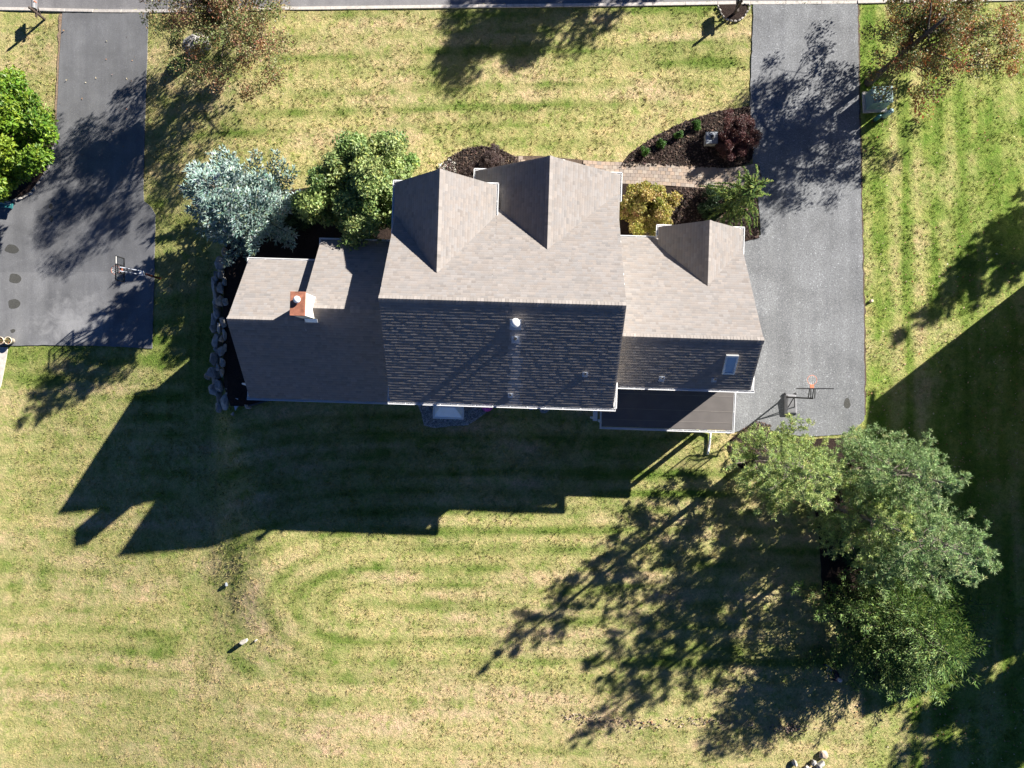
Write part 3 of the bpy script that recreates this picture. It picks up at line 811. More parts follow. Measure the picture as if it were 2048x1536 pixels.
gutter((-2.52, 10.12, z), (-2.52, 8.9, z), (-1, 0, 0), wide=.1); gutter((-2.62, 10.03, z), (-1.8, 10.03, z), (0, 1, 0), wide=.1, straps=False)
eave_return(-2.48, -1.8, 9.72, 10.02, z - .25, .14, 'y0')
gutter((-10.05, 6.68, 3.79), (-6.05, 6.68, 3.79), (0, 1, 0), wide=.09); gutter((-9.97, 6.77, 3.79), (-9.97, 6.05, 3.79), (-1, 0, 0), wide=.07, straps=False)
gutter((-13.55, 5.64, 3.745), (-10.0, 5.64, 3.745), (0, 1, 0), wide=.09); gutter((-13.47, 5.73, 3.745), (-13.47, 5.1, 3.745), (-1, 0, 0), wide=.07, straps=False)
gutter((-13.65, -1.12, 2.96), (-5.5, -1.12, 2.96), (0, -1, 0), wide=.1); gutter((-13.53, -1.12, 2.96), (-13.53, -.45, 2.96), (-1, 0, 0), wide=.1, straps=False)
gutter((4.33, .03, 5.35), (10.62, .03, 5.35), (0, -1, 0), wide=.11); gutter((10.46, .03, 5.35), (10.46, .95, 5.35), (1, 0, 0), wide=.13)
eave_return(10.424, 10.458, .1, 1.1, 5.31, .16, 'x0')
gutter((4.35, 7.36, 3.13), (6.36, 7.36, 3.13), (0, 1, 0), wide=.09)
gutter((10.44, 6.55, 3.41), (10.44, 7.95, 3.41), (1, 0, 0), wide=.1); gutter((9.75, 7.86, 3.41), (10.54, 7.86, 3.41), (0, 1, 0), wide=.1, straps=False)
eave_return(9.75, 10.4, 7.55, 7.85, 3.16, .14, 'y0')
gutter((6.36, 7.95, 3.41), (6.36, 7.4, 3.41), (-1, 0, 0), wide=.1, straps=False); gutter((6.26, 7.86, 3.41), (7.0, 7.86, 3.41), (0, 1, 0), wide=.1, straps=False)
eave_return(6.4, 7.0, 7.55, 7.85, 3.16, .14, 'y0')
gutter((3.96, -1.98, porch_z), (10.36, -1.98, porch_z), (0, -1, 0), wide=.11); gutter((3.95, -2.09, porch_z), (3.95, -1.0, porch_z + .02), (-1, 0, 0), wide=.08)
gutter((10.36, -2.09, porch_z), (10.36, .02, porch_z + .1), (1, 0, 0), wide=.1)
# downpipes
MB().tube([(-13.6, -.5, 2.92), (-13.95, -.42, 2.8), (-13.62, -.42, 2.6), (-13.3, -.5, 2.4), (-13.22, -.5, .1)], .045, 8).build('downpipe', M['gutter'], house)
MB().tube([(10.2, -1.95, 2.9), (10.12, -1.7, 2.6), (10.12, -1.68, .25), (10.12, -1.8, .1)], .045, 8).build('downpipe', M['gutter'], house)
a = G(1420, 866); b = G(1415, 908)
ax, ay = to_h(a.x, a.y); bx, by = to_h(b.x, b.y)
MB().tube([(9.1, -1.62, 2.7), (9.1, -1.62, .3), (ax, ay, .1), ((ax + bx) / 2 + .03, (ay + by) / 2, .07), (bx, by, .06)], .06, 8).build('downpipe', M['gutter'], house)

# chimney with copper cap and white flue
hx0, hy0 = -10.08, 2.62; hx1, hy1 = -9.42, 3.66
ch = MB().box((hx0 + .03, hy0 + .03, 3.0), (hx1 - .03, hy1 - .03, 7.62)).build('chimney', M['stucco'], house)
MB().box((hx0, hy0, 7.62), (hx1, hy1, 7.7)).build('cap', M['copper'], ch, bevel=.015)
MB().lathe([(.09, 7.68), (.09, 7.8), (.155, 7.82), (.155, 7.86), (.09, 7.91), (.02, 7.93)], 20, (hx0 + .34, hy1 - .36, 0)).build('flue', M['whitepipe'], ch, True)
MB().hexa([(hx0 + .2, 2.48, 6.02), (hx1 + .1, 2.48, 6.02), (hx1 + .1, 2.63, 6.0), (hx0 + .2, 2.63, 6.0)], [(hx0 + .2, 2.48, 6.1), (hx1 + .1, 2.48, 6.1), (hx1 + .1, 2.63, 6.25), (hx0 + .2, 2.63, 6.25)]).build('flashing', M['steel'], ch)

# vents on the rear slopes
def vent(px, py, zf, r, h, capr, name='vent_pipe', m='lead', fl=.17):
    x, y, zz = HP(px, py, zf)
    u = Vector((1, 0, 0)); v = Vector((0, -1, -SLOPE)).normalized(); nrm = Vector((0, -SLOPE, 1)).normalized(); c = Vector((x, y, zz))
    q = [(-fl, -fl), (fl, -fl), (fl, fl * 1.15), (-fl, fl * 1.15)]
    t = MB().tube([(x, y, zz - .1), (x, y, zz + h)], r, 16, False).build(name, M['whitepipe'] if m == 'white' else M['steel'], house, True)
    f = MB(); f.hexa([c + u * i + v * j + nrm * .016 for i, j in q], [c + u * i + v * j + nrm * .034 for i, j in q]).build('flashing', M['lead'], t)
    if capr: MB().lathe([(capr * .8, zz + h), (capr, zz + h + .03), (capr, zz + h + .07), (capr * .4, zz + h + .13), (.01, zz + h + .14)], 20, (x, y, 0)).build('cap', M['whitepipe'], t, True)
    else: MB().lathe([(r * .8, zz + h - .02), (r * .8, zz + h - .015)], 14, (x, y, 0)).build('opening', M['black'], t)
    return t
vent(1031, 648, rear_main, .12, .5, .19, 'flue_vent', 'white', .24)
vent(1031, 678, rear_main, .065, .3, 0, fl=.17)
vent(1021, 790, rear_main, .05, .22, 0, fl=.12)
vent(1170, 748, rear_main, .05, .26, 0, fl=.12)
vent(1323, 757, rear_gar, .05, .26, 0, fl=.13)
vent(1428, 759, rear_gar, .05, .26, 0, fl=.12)

# skylight
sx0, sy0, _ = HP(1443, 746, rear_gar); sx1, sy1, _ = HP(1477, 709, rear_gar)
def onr(x, y, h):
    n = Vector((0, -SLOPE, 1)).normalized(); return Vector((x, y, rear_gar(x, y))) + n * h
def slab(mb, x0, x1, y0, y1, h0, h1):
    q = [(x0, y0), (x1, y0), (x1, y1), (x0, y1)]; return mb.hexa([onr(a, b, h0) for a, b in q], [onr(a, b, h1) for a, b in q])
sk = MB(); t = .07
slab(sk, sx0, sx1, sy1 - t, sy1, .0, .13); slab(sk, sx0, sx1, sy0, sy0 + t, .0, .11); slab(sk, sx0, sx0 + t, sy0 + t, sy1 - t, 0, .12); slab(sk, sx1 - t, sx1, sy0 + t, sy1 - t, 0, .12)
sko = sk.build('skylight', M['steel'], house)
slab(MB(), sx0 + t, sx1 - t, sy0 + t, sy1 - t, .03, .09).build('glass', M['skypane'], sko)

# windows, doors and garage doors in the walls
def window(x, y, z, w_, h_, face):
    dx = {'f': (1, 0), 'b': (1, 0), 'l': (0, 1), 'r': (0, 1)}[face]; n = {'f': (0, 1), 'b': (0, -1), 'l': (-1, 0), 'r': (1, 0)}[face]
    def bx(mb, u0, u1, z0, z1, d0, d1):
        p = [(x + dx[0] * u0 + n[0] * d0, y + dx[1] * u0 + n[1] * d0), (x + dx[0] * u1 + n[0] * d1, y + dx[1] * u1 + n[1] * d1)]
        mb.box((min(p[0][0], p[1][0]), min(p[0][1], p[1][1]), z0), (max(p[0][0], p[1][0]), max(p[0][1], p[1][1]), z1)); return mb
    f = MB(); t = .07; a = w_ / 2
    bx(f, -a - t, a + t, z + h_, z + h_ + t, -.02, .06); bx(f, -a - t, a + t, z - t, z, -.02, .08); bx(f, -a - t, -a, z, z + h_, -.02, .05); bx(f, a, a + t, z, z + h_, -.02, .05); bx(f, -.02, .02, z, z + h_, -.02, .035)
    fo = f.build('window', M['white'], house)
    bx(MB(), -a, -.021, z, z + h_, -.01, .02).build('pane', M['pane'], fo); bx(MB(), .021, a, z, z + h_, -.01, .02).build('pane', M['pane'], fo)
for x in (-4.6, -2.2, 0.6, 2.8): window(x, -.6, 3.6, 1.0, 1.3, 'b')
for x in (-4.3, 2.6): window(x, -.6, .9, 1.5, 1.4, 'b')
for x in (-12.2, -8.4): window(x, -.72, .9, 1.2, 1.4, 'b')
for x in (-4.5, -3.0): window(x, 8.7, 3.9, .9, 1.3, 'f'); window(x, 8.7, .9, .9, 1.5, 'f')
window(.9, 9.7, 3.0, 1.3, 1.2, 'f'); window(8.4, 7.55, 1.0, 1.6, 1.3, 'f'); window(-8.0, 6.3, 1.0, 1.4, 1.4, 'f'); window(-11.6, 5.25, 1.0, 1.2, 1.3, 'f')
window(-13.15, 2.5, 1.2, 1.0, 1.3, 'l')
dr = MB().box((.35, 9.7, .1), (1.45, 9.76, 2.2)).build('front_door', M['redpole'], house); MB().box((1.28, 9.765, 1.05), (1.33, 9.82, 1.15)).build('handle', M['steel'], dr)
for y in (1.0, 4.0):
    g = MB()
    for k in range(4): g.box((10.122, y, .05 + k * .53), (10.16, y + 2.6, .05 + k * .53 + .515))
    g.build('garage_door', M['white'], house)

# hipped metal hood against the rear wall
hood_c = []
for p in [(866, 800), (928, 800), (928, 838), (866, 838)]:
    hood_c.append(to_h(*P(*p, 1.0)))
x0 = (hood_c[0][0] + hood_c[3][0]) / 2; x1 = (hood_c[1][0] + hood_c[2][0]) / 2; y0 = (hood_c[2][1] + hood_c[3][1]) / 2; y1 = -.61
mb = MB().box((x0 + .1, y0 + .1, 0), (x1 - .1, y1, .95))
hb = mb.build('bay_base', M['siding'], house)
mb = MB().box((x0, y0, .95), (x1, y1, 1.03)); mb.build('bay_cornice', M['bluemetal'], house, bevel=.02)
i = .1
mb = MB().hexa([(x0 + i, y0 + i, 1.03), (x1 - i, y0 + i, 1.03), (x1 - i, y1, 1.03), (x0 + i, y1, 1.03)],
               [(x0 + .42, y0 + .62, 1.5), (x1 - .42, y0 + .62, 1.5), (x1 - .42, y1, 1.56), (x0 + .42, y1, 1.56)])
hr = mb.build('bay_roof', M['bluemetal'], house)
for a, b in (((x0 + i, y0 + i, 1.035), (x0 + .42, y0 + .62, 1.505)), ((x1 - i, y0 + i, 1.035), (x1 - .42, y0 + .62, 1.505))):
    MB().bar(a, b, .035, .03).build('hip_seam', M['bluemetal'], hr)
# ------------------------------------------------------------------ vegetation
def unit(a): return a / (np.linalg.norm(a, axis=1, keepdims=True) + 1e-9)
def leaves(name, C, D, Nn, l, w, col, m, parent, fold=.15):
    S = unit(np.cross(D, Nn)); U = np.cross(S, D)
    l = l[:, None]; w = w[:, None]
    v = np.stack([C, C + D * l * .45 + S * w * .5 + U * l * fold, C + D * l, C + D * l * .45 - S * w * .5 + U * l * fold], 1).reshape(-1, 3)
    return fast_mesh(name, v, 4, [(0, 1, 2, 3)], m, parent, np.repeat(col, 4, 0))
def spindles(name, C, D, l, w, col, m, parent):
    R = unit(np.cross(D, np.array([[.3, .2, 1.0]]))); T2 = np.cross(D, R)
    l = l[:, None]; w = w[:, None]; out = [C]
    for k in range(3):
        a = 2 * math.pi * k / 3; out.append(C + D * l * .4 + (R * math.cos(a) + T2 * math.sin(a)) * w * .5)
    out.append(C + D * l)
    v = np.stack(out, 1).reshape(-1, 3)
    return fast_mesh(name, v, 5, [(0, 2, 1), (0, 3, 2), (0, 1, 3), (1, 2, 4), (2, 3, 4), (3, 1, 4)], m, parent, np.repeat(col, 5, 0))
def pick_cols(rng, n, pal, jit=.18):
    c = np.array([p[0] for p in pal]); wgt = np.array([p[1] for p in pal], float); wgt /= wgt.sum()
    i = rng.choice(len(c), n, p=wgt)
    return np.clip(c[i] * (1 + jit * rng.randn(n, 1)) * (1 + .06 * rng.randn(n, 3)), .004, .9)

def broadleaf(name, label, cat, base, height, cz, rad, ncl, per, lsize, pal, seed, crad=.5, trunk_r=.14, bark='bark', shell=.45, trunk_top=.55,
              flat=.75, group=None, cut=None, spread=1.0, lift=.35, limbs=None, lean=(0, 0), trans='leaf'):
    """tapered trunk, limbs that reach every leaf clump, crown made of single leaves"""
    rng = np.random.RandomState(seed); base = Vector(base)
    t = empty(name, base, label, cat, group)
    rx, ry, rz = rad
    # clump centres
    C = []
    while len(C) < ncl:
        p = rng.randn(3); p /= np.linalg.norm(p); r = rng.rand() ** shell
        lump = 1 + .22 * math.sin(3 * math.atan2(p[1], p[0]) + seed) + .12 * math.sin(5 * math.atan2(p[1], p[0]) + 2 * seed)
        q = np.array([p[0] * rx * r * lump + lean[0], p[1] * ry * r * lump + lean[1], cz + p[2] * rz * r])
        if q[2] < .25 * cz * 0 + .15: continue
        if cut and cut(q): continue
        C.append(q)
    C = np.array(C)
    # wood
    mb = MB()
    th = height * trunk_top
    tp = [Vector((lean[0] * .5 * s * s + .05 * math.sin(3 * s + seed), lean[1] * .5 * s * s + .05 * math.cos(2 * s + seed), th * s)) for s in np.linspace(0, 1, 7)]
    mb.tube(tp, [trunk_r * (1.35 if i == 0 else 1) * (1 - .6 * i / 6) for i in range(7)], 9)
    order = rng.permutation(len(C)); nl = limbs or max(6, len(C) // 5); hubs = []
    for j, i in enumerate(order):
        c = Vector(C[i])
        if j < nl or not hubs:
            s = rng.uniform(.45, 1.0); a = tp[int(s * 6)]; r0 = trunk_r * (.55 - .25 * s)
        else:
            a, r0 = min(hubs, key=lambda h: (h[0] - c).length)
            r0 = r0 * .6
        mid = a.lerp(c, .5) + Vector((0, 0, lift * (c - a).length * .35)) + Vector(rng.randn(3) * .06 * (c - a).length)
        pts = [a * (1 - q) ** 2 + mid * 2 * q * (1 - q) + c * q * q for q in np.linspace(0, 1, 5)]
        mb.tube(pts, [max(.006, r0 * (1 - .8 * q)) for q in np.linspace(0, 1, 5)], 5, False)
        if j < nl: hubs += [(pts[2], r0 * .6), (pts[3], r0 * .45)]
    mb.build('trunk', M[bark], t, True)
    # leaves
    n = ncl * per
    ci = np.repeat(np.arange(ncl), per); cr = crad * rng.uniform(.65, 1.25, ncl)
    off = rng.randn(n, 3); off = unit(off) * (rng.rand(n, 1) ** .5) * cr[ci][:, None]; off[:, 2] *= flat
    pos = C[ci] + off
    outd = unit(pos - np.array([lean[0], lean[1], cz - .5 * rz]))
    nrm = unit(outd * .5 + np.array([0, 0, .8]) + .75 * rng.randn(n, 3))
    D = unit(np.cross(nrm, rng.randn(n, 3)))
    D[:, 2] -= .25; D = unit(D)
    l = lsize * rng.uniform(.6, 1.3, n)
    bias = pick_cols(rng, ncl, pal, .1)
    col = .45 * bias[ci] + .55 * pick_cols(rng, n, pal)
    leaves('crown', pos, D, nrm, l, l * rng.uniform(.45, .7, n), col, M[trans], t)
    return t

def conifer(name, label, base, height, R, seed, pal, whorls=16, per_whorl=7, twl=.5, spl=.2, spw=.055, droop=.15, tip=.25, cat='tree', bark='bark',
            low=.06, shape=.85, dens=1.0, group=None, zoff=0.0, asym=None, needle='needle', side=1.0):
    """trunk, whorls of branches, side twigs and needle shoots"""
    rng = np.random.RandomState(seed); t = empty(name, base, label, cat, group)
    mb = MB(); mb.tube([(0, 0, 0), (0, 0, height * .5), (0, 0, height * .97)], [.024 * height, .014 * height, .008], 9)
    C = []; D = []; Ls = []
    for i in range(whorls):
        f = low + (1 - low) * (i / (whorls - 1)) ** 1.05; z0 = height * f
        L = R * (1 - f) ** shape * 1.0 + .12
        nb = max(4, int(per_whorl * (1 if f < .8 else .7)))
        ph = rng.uniform(0, 6.28)
        for b in range(nb):
            a = ph + 2 * math.pi * b / nb + rng.uniform(-.25, .25)
            Lb = L * rng.uniform(.72, 1.15)
            if asym: Lb *= asym(a)
            zz = z0 + rng.uniform(-.5, .5) * height / whorls
            d2 = np.array([math.cos(a), math.sin(a)]); s = np.linspace(0, 1, 7)
            bend = rng.uniform(-.12, .12)
            pts = [np.array([d2[0] * Lb * q - d2[1] * bend * Lb * q * q, d2[1] * Lb * q + d2[0] * bend * Lb * q * q, zz - droop * Lb * math.sin(q * 2.2) + tip * Lb * q ** 3]) for q in s]
            mb.tube([tuple(p) for p in pts], [max(.004, .011 * Lb * (1 - .85 * q)) for q in s], 4, False)
            nt = max(3, int(Lb / .17 * dens))
            for k in range(nt):
                q = .18 + .82 * (k + rng.rand()) / nt; j = min(5, int(q * 6)); fr = q * 6 - j
                p = pts[j] * (1 - fr) + pts[j + 1] * fr; bd = pts[j + 1] - pts[j]; bd = bd / np.linalg.norm(bd)
                sd = np.array([-bd[1], bd[0], 0]); sd /= (np.linalg.norm(sd) + 1e-9)
                for sg in (-1, 1):
                    tl = twl * side * (1.05 - .65 * q) * rng.uniform(.6, 1.2) * min(1, Lb / 1.1)
                    td = bd * rng.uniform(.5, 1.0) + sd * sg * rng.uniform(.6, 1.1) + np.array([0, 0, rng.uniform(-.2, .15)]); td /= np.linalg.norm(td)
                    ns = max(2, int(tl / (spl * .45)))
                    for e in range(ns):
                        c = p + td * tl * e / ns
                        dd = td + .32 * rng.randn(3) + np.array([0, 0, .18]); C.append(c); D.append(dd); Ls.append(spl * rng.uniform(.7, 1.25))
                        if e > 0:
                            sd2 = np.cross(td, [0, 0, 1]) * (1 if e % 2 else -1)
                            C.append(c); D.append(td * .7 + sd2 * .8 + .18 * rng.randn(3)); Ls.append(spl * rng.uniform(.6, 1.05))
                C.append(p); D.append(bd + .4 * rng.randn(3)); Ls.append(spl)
            for k in range(3): C.append(pts[-1]); D.append((pts[-1] - pts[-2]) / np.linalg.norm(pts[-1] - pts[-2]) + .4 * rng.randn(3)); Ls.append(spl * 1.1)
    mb.build('trunk', M[bark], t, True)
    C = np.array(C); D = unit(np.array(D)); Ls = np.array(Ls); n = len(C)
    # shoots at the outside are the young, paler ones
    col = pick_cols(rng, n, pal)
    spindles('crown', C, D, Ls, np.full(n, spw) * rng.uniform(.7, 1.3, n), col, M[needle], t)
    return t

def pine(name, label, base, height, R, seed, pal, whorls=13, per_whorl=6, low=.12, group=None, tuft=.175, asym=None, dens=1.0, lean=(0, 0), up=.28, dead=10):
    """soft long-needled pine: whorled limbs, forking twigs, bursts of needles"""
    rng = np.random.RandomState(seed); t = empty(name, base, label, 'tree', group)
    mb = MB()
    tr = [Vector((lean[0] * s, lean[1] * s, height * s)) for s in np.linspace(0, 1, 6)]
    mb.tube(tr, [.02 * height * (1 - .9 * s) + .01 for s in np.linspace(0, 1, 6)], 9)
    T_ = []; TD = []
    for i in range(whorls):
        f = low + (1 - low) * (i / (whorls - 1)); z0 = height * f
        prof = (min(1, .55 + 1.6 * f)) * (1 - f) ** .72
        L = R * 1.25 * prof + .25
        ph = rng.uniform(0, 6.28)
        for b in range(per_whorl):
            a = ph + 2 * math.pi * b / per_whorl + rng.uniform(-.3, .3); Lb = L * rng.uniform(.6, 1.15)
            if asym: Lb *= asym(a)
            zz = z0 + rng.uniform(-.6, .6) * height / whorls
            d2 = np.array([math.cos(a), math.sin(a), 0]); pe = np.array([-d2[1], d2[0], 0]); q = np.linspace(0, 1, 6); bend = rng.uniform(-.18, .18)
            pts = [np.array([lean[0] * f, lean[1] * f, zz]) + d2 * Lb * s + pe * bend * Lb * s * s + np.array([0, 0, up * Lb * (s ** 1.6) - .08 * Lb * math.sin(s * 3)]) for s in q]
            mb.tube([tuple(p) for p in pts], [max(.006, .013 * Lb * (1 - .8 * s)) for s in q], 5, False)
            for k in range(max(4, int(Lb / .23 * dens))):
                s = rng.uniform(.25, 1.0); j = min(4, int(s * 5)); fr = s * 5 - j
                p = pts[j] * (1 - fr) + pts[j + 1] * fr
                sg = rng.choice([-1, 1]); tl = Lb * .42 * (1.15 - .75 * s) * rng.uniform(.5, 1.2)
                td = d2 * rng.uniform(.5, 1) + pe * sg * rng.uniform(.3, 1.0) + np.array([0, 0, rng.uniform(-.05, .5)]); td /= np.linalg.norm(td)
                e = p + td * tl
                mb.tube([tuple(p), tuple(p + td * tl * .5 + np.array([0, 0, -.02])), tuple(e)], [.009, .006, .003], 3, False)
                m_ = max(2, int(tl / .11))
                for g in range(m_):
                    T_.append(p + td * tl * (.25 + .75 * (g + rng.rand()) / m_) + .05 * rng.randn(3)); TD.append(td + np.array([0, 0, .5]))
                T_.append(e); TD.append(td)
    mb.build('trunk', M['bark_pale'], t, True)
    T_ = np.array(T_); TD = unit(np.array(TD)); n = len(T_); k = 13
    C = np.repeat(T_, k, 0); D = unit(np.repeat(TD, k, 0) * .55 + .85 * rng.randn(n * k, 3)); Nn = unit(rng.randn(n * k, 3) + np.array([0, 0, 1.0]))
    l = tuft * rng.uniform(.6, 1.2, n * k)
    bias = np.repeat(pick_cols(rng, n, pal, .2), k, 0); col = .6 * bias + .4 * pick_cols(rng, n * k, pal, .2)
    leaves('crown', C, D, Nn, l, l * .17, col, M['needle'], t, .03)
    return t

# palettes (base colours of the leaves themselves)
BLUE = [((0.304, 0.412, 0.369), 5), ((0.412, 0.518, 0.473), 4), ((0.183, 0.289, 0.251), 3), ((0.258, 0.304, 0.177), 1)]
MAPLE_G = [((0.115, 0.23, 0.023), 4), ((0.196, 0.31, 0.029), 4), ((0.299, 0.368, 0.034), 2), ((0.057, 0.138, 0.017), 2)]
MAG = [((0.209, 0.302, 0.098), 4), ((0.358, 0.436, 0.16), 4), ((0.106, 0.189, 0.054), 3), ((0.545, 0.53, 0.125), 0.7)]
AUT_L = [((.18, .22, .07), 6), ((.27, .29, .11), 5), ((.4, .16, .1), 2.8), ((.42, .23, .15), 2.2), ((.12, .07, .05), 1.2)]
AUT_R = [((.16, .2, .06), 6), ((.24, .26, .08), 4), ((.48, .14, .06), 2.4), ((.5, .22, .07), 1.6), ((.14, .08, .05), 1.5)]
GOLD = [((.38, .35, .07), 5), ((.46, .38, .13), 4), ((.46, .28, .13), 1.8), ((.2, .24, .04), 2.6), ((.42, .18, .12), .4)]
PURP = [((0.098, 0.039, 0.039), 4), ((0.156, 0.065, 0.058), 3), ((0.052, 0.023, 0.026), 2), ((0.221, 0.111, 0.078), 1.6)]
BARB = [((.11, .075, .068), 4), ((.165, .115, .1), 3), ((.06, .04, .038), 3)]
CEDAR = [((0.117, 0.195, 0.046), 4), ((0.208, 0.286, 0.065), 4), ((0.065, 0.124, 0.039), 2), ((0.312, 0.351, 0.091), 1.4)]
PINE_A = [((0.329, 0.427, 0.138), 4), ((0.462, 0.546, 0.183), 4), ((0.219, 0.32, 0.119), 3), ((0.56, 0.523, 0.219), 1)]
PINE_B = [((0.249, 0.373, 0.147), 4), ((0.353, 0.471, 0.197), 4), ((0.176, 0.285, 0.123), 3), ((0.458, 0.46, 0.215), 1)]
SPR_G = [((0.13, 0.23, 0.052), 4), ((0.195, 0.298, 0.065), 4), ((0.071, 0.135, 0.037), 3), ((0.286, 0.34, 0.088), 1)]
BOX = [((.06, .15, .02), 4), ((.1, .22, .03), 3), ((.03, .08, .012), 2)]
DGREEN = [((.03, .07, .025), 4), ((.05, .1, .035), 3), ((.02, .045, .02), 2)]

def W(px, py, z=0.0):                      # base point of a plant under a point of the crown seen at height z
    x, y = P(px, py, z); return (x, y, gzf(x, y))
conifer('blue_spruce', 'silvery blue spruce beside the boulder wall', W(478, 405, 2.4), 6.8, 3.05, 3, BLUE, whorls=13, per_whorl=7, twl=.8, spl=.25, spw=.078, droop=.12, tip=.22, dens=1.15, shape=.66, low=.08)
broadleaf('magnolia', 'glossy light green broadleaf tree between the blue spruce and the house', 'tree', W(732, 385, 3.0), 6.0, 3.3, (2.95, 2.75, 2.3), 170, 470, .17, MAG, 5, .55, .13, shell=.5, flat=.8,
          cut=lambda q: q[0] > 1.8 and q[1] < .6 and q[2] < 6)
broadleaf('maple_tree', 'bright green maple overhanging the edge of the neighbouring drive', 'tree', W(-82, 248, 3.0), 6.2, 3.4, (3.3, 4.1, 2.4), 190, 420, .2, MAPLE_G, 8, .6, .16, shell=.5)
broadleaf('autumn_tree', 'thin reddish autumn tree by the street above the boulder', 'tree', (*G(506, 95)[:2], G(506, 95).z), 6.8, 3.7, (4.4, 4.3, 2.4), 220, 150, .12, AUT_L, 12, .58, .13, shell=.6, trunk_top=.7, limbs=26, flat=.6, lean=(-.3, .6))
broadleaf('autumn_tree', 'orange and green autumn tree leaning over the transformer box', 'tree', (*G(1735, 165)[:2], 0), 6.6, 3.5, (4.0, 4.0, 2.3), 175, 160, .12, AUT_R, 21, .55, .17, shell=.6, trunk_top=.8, limbs=26, flat=.6, lean=(2.1, 1.5))
broadleaf('golden_maple', 'round golden yellow maple in the corner beside the garage', 'tree', W(1294, 416, 1.3), 2.7, 1.55, (1.4, 1.35, 1.0), 85, 330, .12, GOLD, 31, .33, .06, shell=.35, flat=.8)
broadleaf('laceleaf_maple', 'dark purple weeping maple at the drive side of the mulch island', 'shrub', W(1472, 272, .6), 1.5, .75, (1.05, 1.15, .62), 90, 260, .075, PURP, 33, .24, .05, shell=.3, flat=.7)
broadleaf('barberry_bush', 'larger round purple-brown bush in the bed before the gables', 'shrub', W(984, 324, .6), 1.3, .68, (.6, .62, .58), 80, 320, .05, BARB, 35, .16, .03, shell=.2, flat=.9)
broadleaf('barberry_bush', 'smaller round purple-brown bush tucked against the right gable', 'shrub', W(944, 346, .5), 1.0, .5, (.46, .46, .4), 40, 300, .05, BARB, 36, .15, .03, shell=.2, flat=.9)
for i, (px, py) in enumerate([(1290, 305), (1322, 287), (1357, 270), (1393, 250)]):
    broadleaf('small_shrub', ['leftmost of four small green shrubs in the mulch island', 'second of four small green shrubs from the left in the mulch island', 'third of four small green shrubs from the left in the mulch island', 'rightmost of four small green shrubs in the mulch island'][i],
              'shrub', W(px, py, .2), .5, .25, (.22, .22, .2), 16, 160, .05, BOX, 40 + i, .1, .012, shell=.3, group='small shrubs in the mulch island')
# weeping cedar: long trailing tendrils
def weeping(name, label, base, height, R, seed, pal, nb=46):
    rng = np.random.RandomState(seed); t = empty(name, base, label, 'tree')
    mb = MB(); mb.tube([(0, 0, 0), (.08, .05, height * .5), (.25, .1, height)], [.11, .08, .02], 8)
    C = []; D = []; Ls = []
    for b in range(nb):
        f = rng.uniform(.2, 1.0); a = rng.uniform(0, 6.283); L = R * (1.15 - .6 * f) * rng.uniform(.55, 1.2); z0 = height * f
        d2 = np.array([math.cos(a), math.sin(a), 0]); pe = np.array([-d2[1], d2[0], 0]); bd = rng.uniform(-.25, .25)
        pts = [np.array([.25 * f * f, .1 * f, z0]) + d2 * L * s + pe * bd * L * s * s + np.array([0, 0, .28 * L * math.sin(2.6 * s) - .45 * L * s * s]) for s in np.linspace(0, 1, 9)]
        for p in pts: p[2] = max(p[2], .08)
        mb.tube([tuple(p) for p in pts], [max(.005, .018 * (1 - s)) for s in np.linspace(0, 1, 9)], 4, False)
        n = int(L / .022)
        for k in range(n):
            s = (k + rng.rand()) / n; j = min(7, int(s * 8)); fr = s * 8 - j; p = pts[j] * (1 - fr) + pts[j + 1] * fr; tg = pts[j + 1] - pts[j]; tg /= np.linalg.norm(tg) + 1e-9
            w_ = (1.25 - .9 * s)
            sd = np.cross(tg, [0, 0, 1]) * rng.choice([-1, 1])
            C.append(p); D.append(tg * .8 + sd * rng.uniform(.2, .9) * w_ + .3 * rng.randn(3) + np.array([0, 0, -.15])); Ls.append(.26 * w_ * rng.uniform(.5, 1.1) + .04)
            C.append(p); D.append(tg + .5 * rng.randn(3)); Ls.append(.1)
    mb.build('trunk', M['bark'], t, True)
    C = np.array(C); D = unit(np.array(D)); Ls = np.array(Ls); n = len(C)
    spindles('crown', C, D, Ls, .035 + .12 * Ls, pick_cols(rng, n, pal), M['needle'], t)
    return t
weeping('weeping_cedar', 'weeping cedar with trailing green tendrils over the path end', W(1476, 398, 2.2), 4.6, 1.75, 51, CEDAR, 60)
broadleaf('yew_bush', 'dark green low bush beneath the weeping cedar', 'shrub', W(1430, 405, .5), 1.0, .5, (.8, .75, .45), 50, 200, .07, DGREEN, 52, .25, .03, shell=.3)
broadleaf('holly_bush', 'dark green shrub in the shade between spruce and broadleaf tree', 'shrub', W(606, 430, .8), 2.0, 1.0, (.75, .75, .9), 50, 240, .1, DGREEN, 53, .28, .04, shell=.3)
broadleaf('holly_bush', 'dark green shrub in the corner of the wing and tall gable', 'shrub', W(738, 460, 1.0), 4.2, 3.6, (.8, .6, .9), 45, 240, .13, MAG, 54, .3, .05, shell=.3)
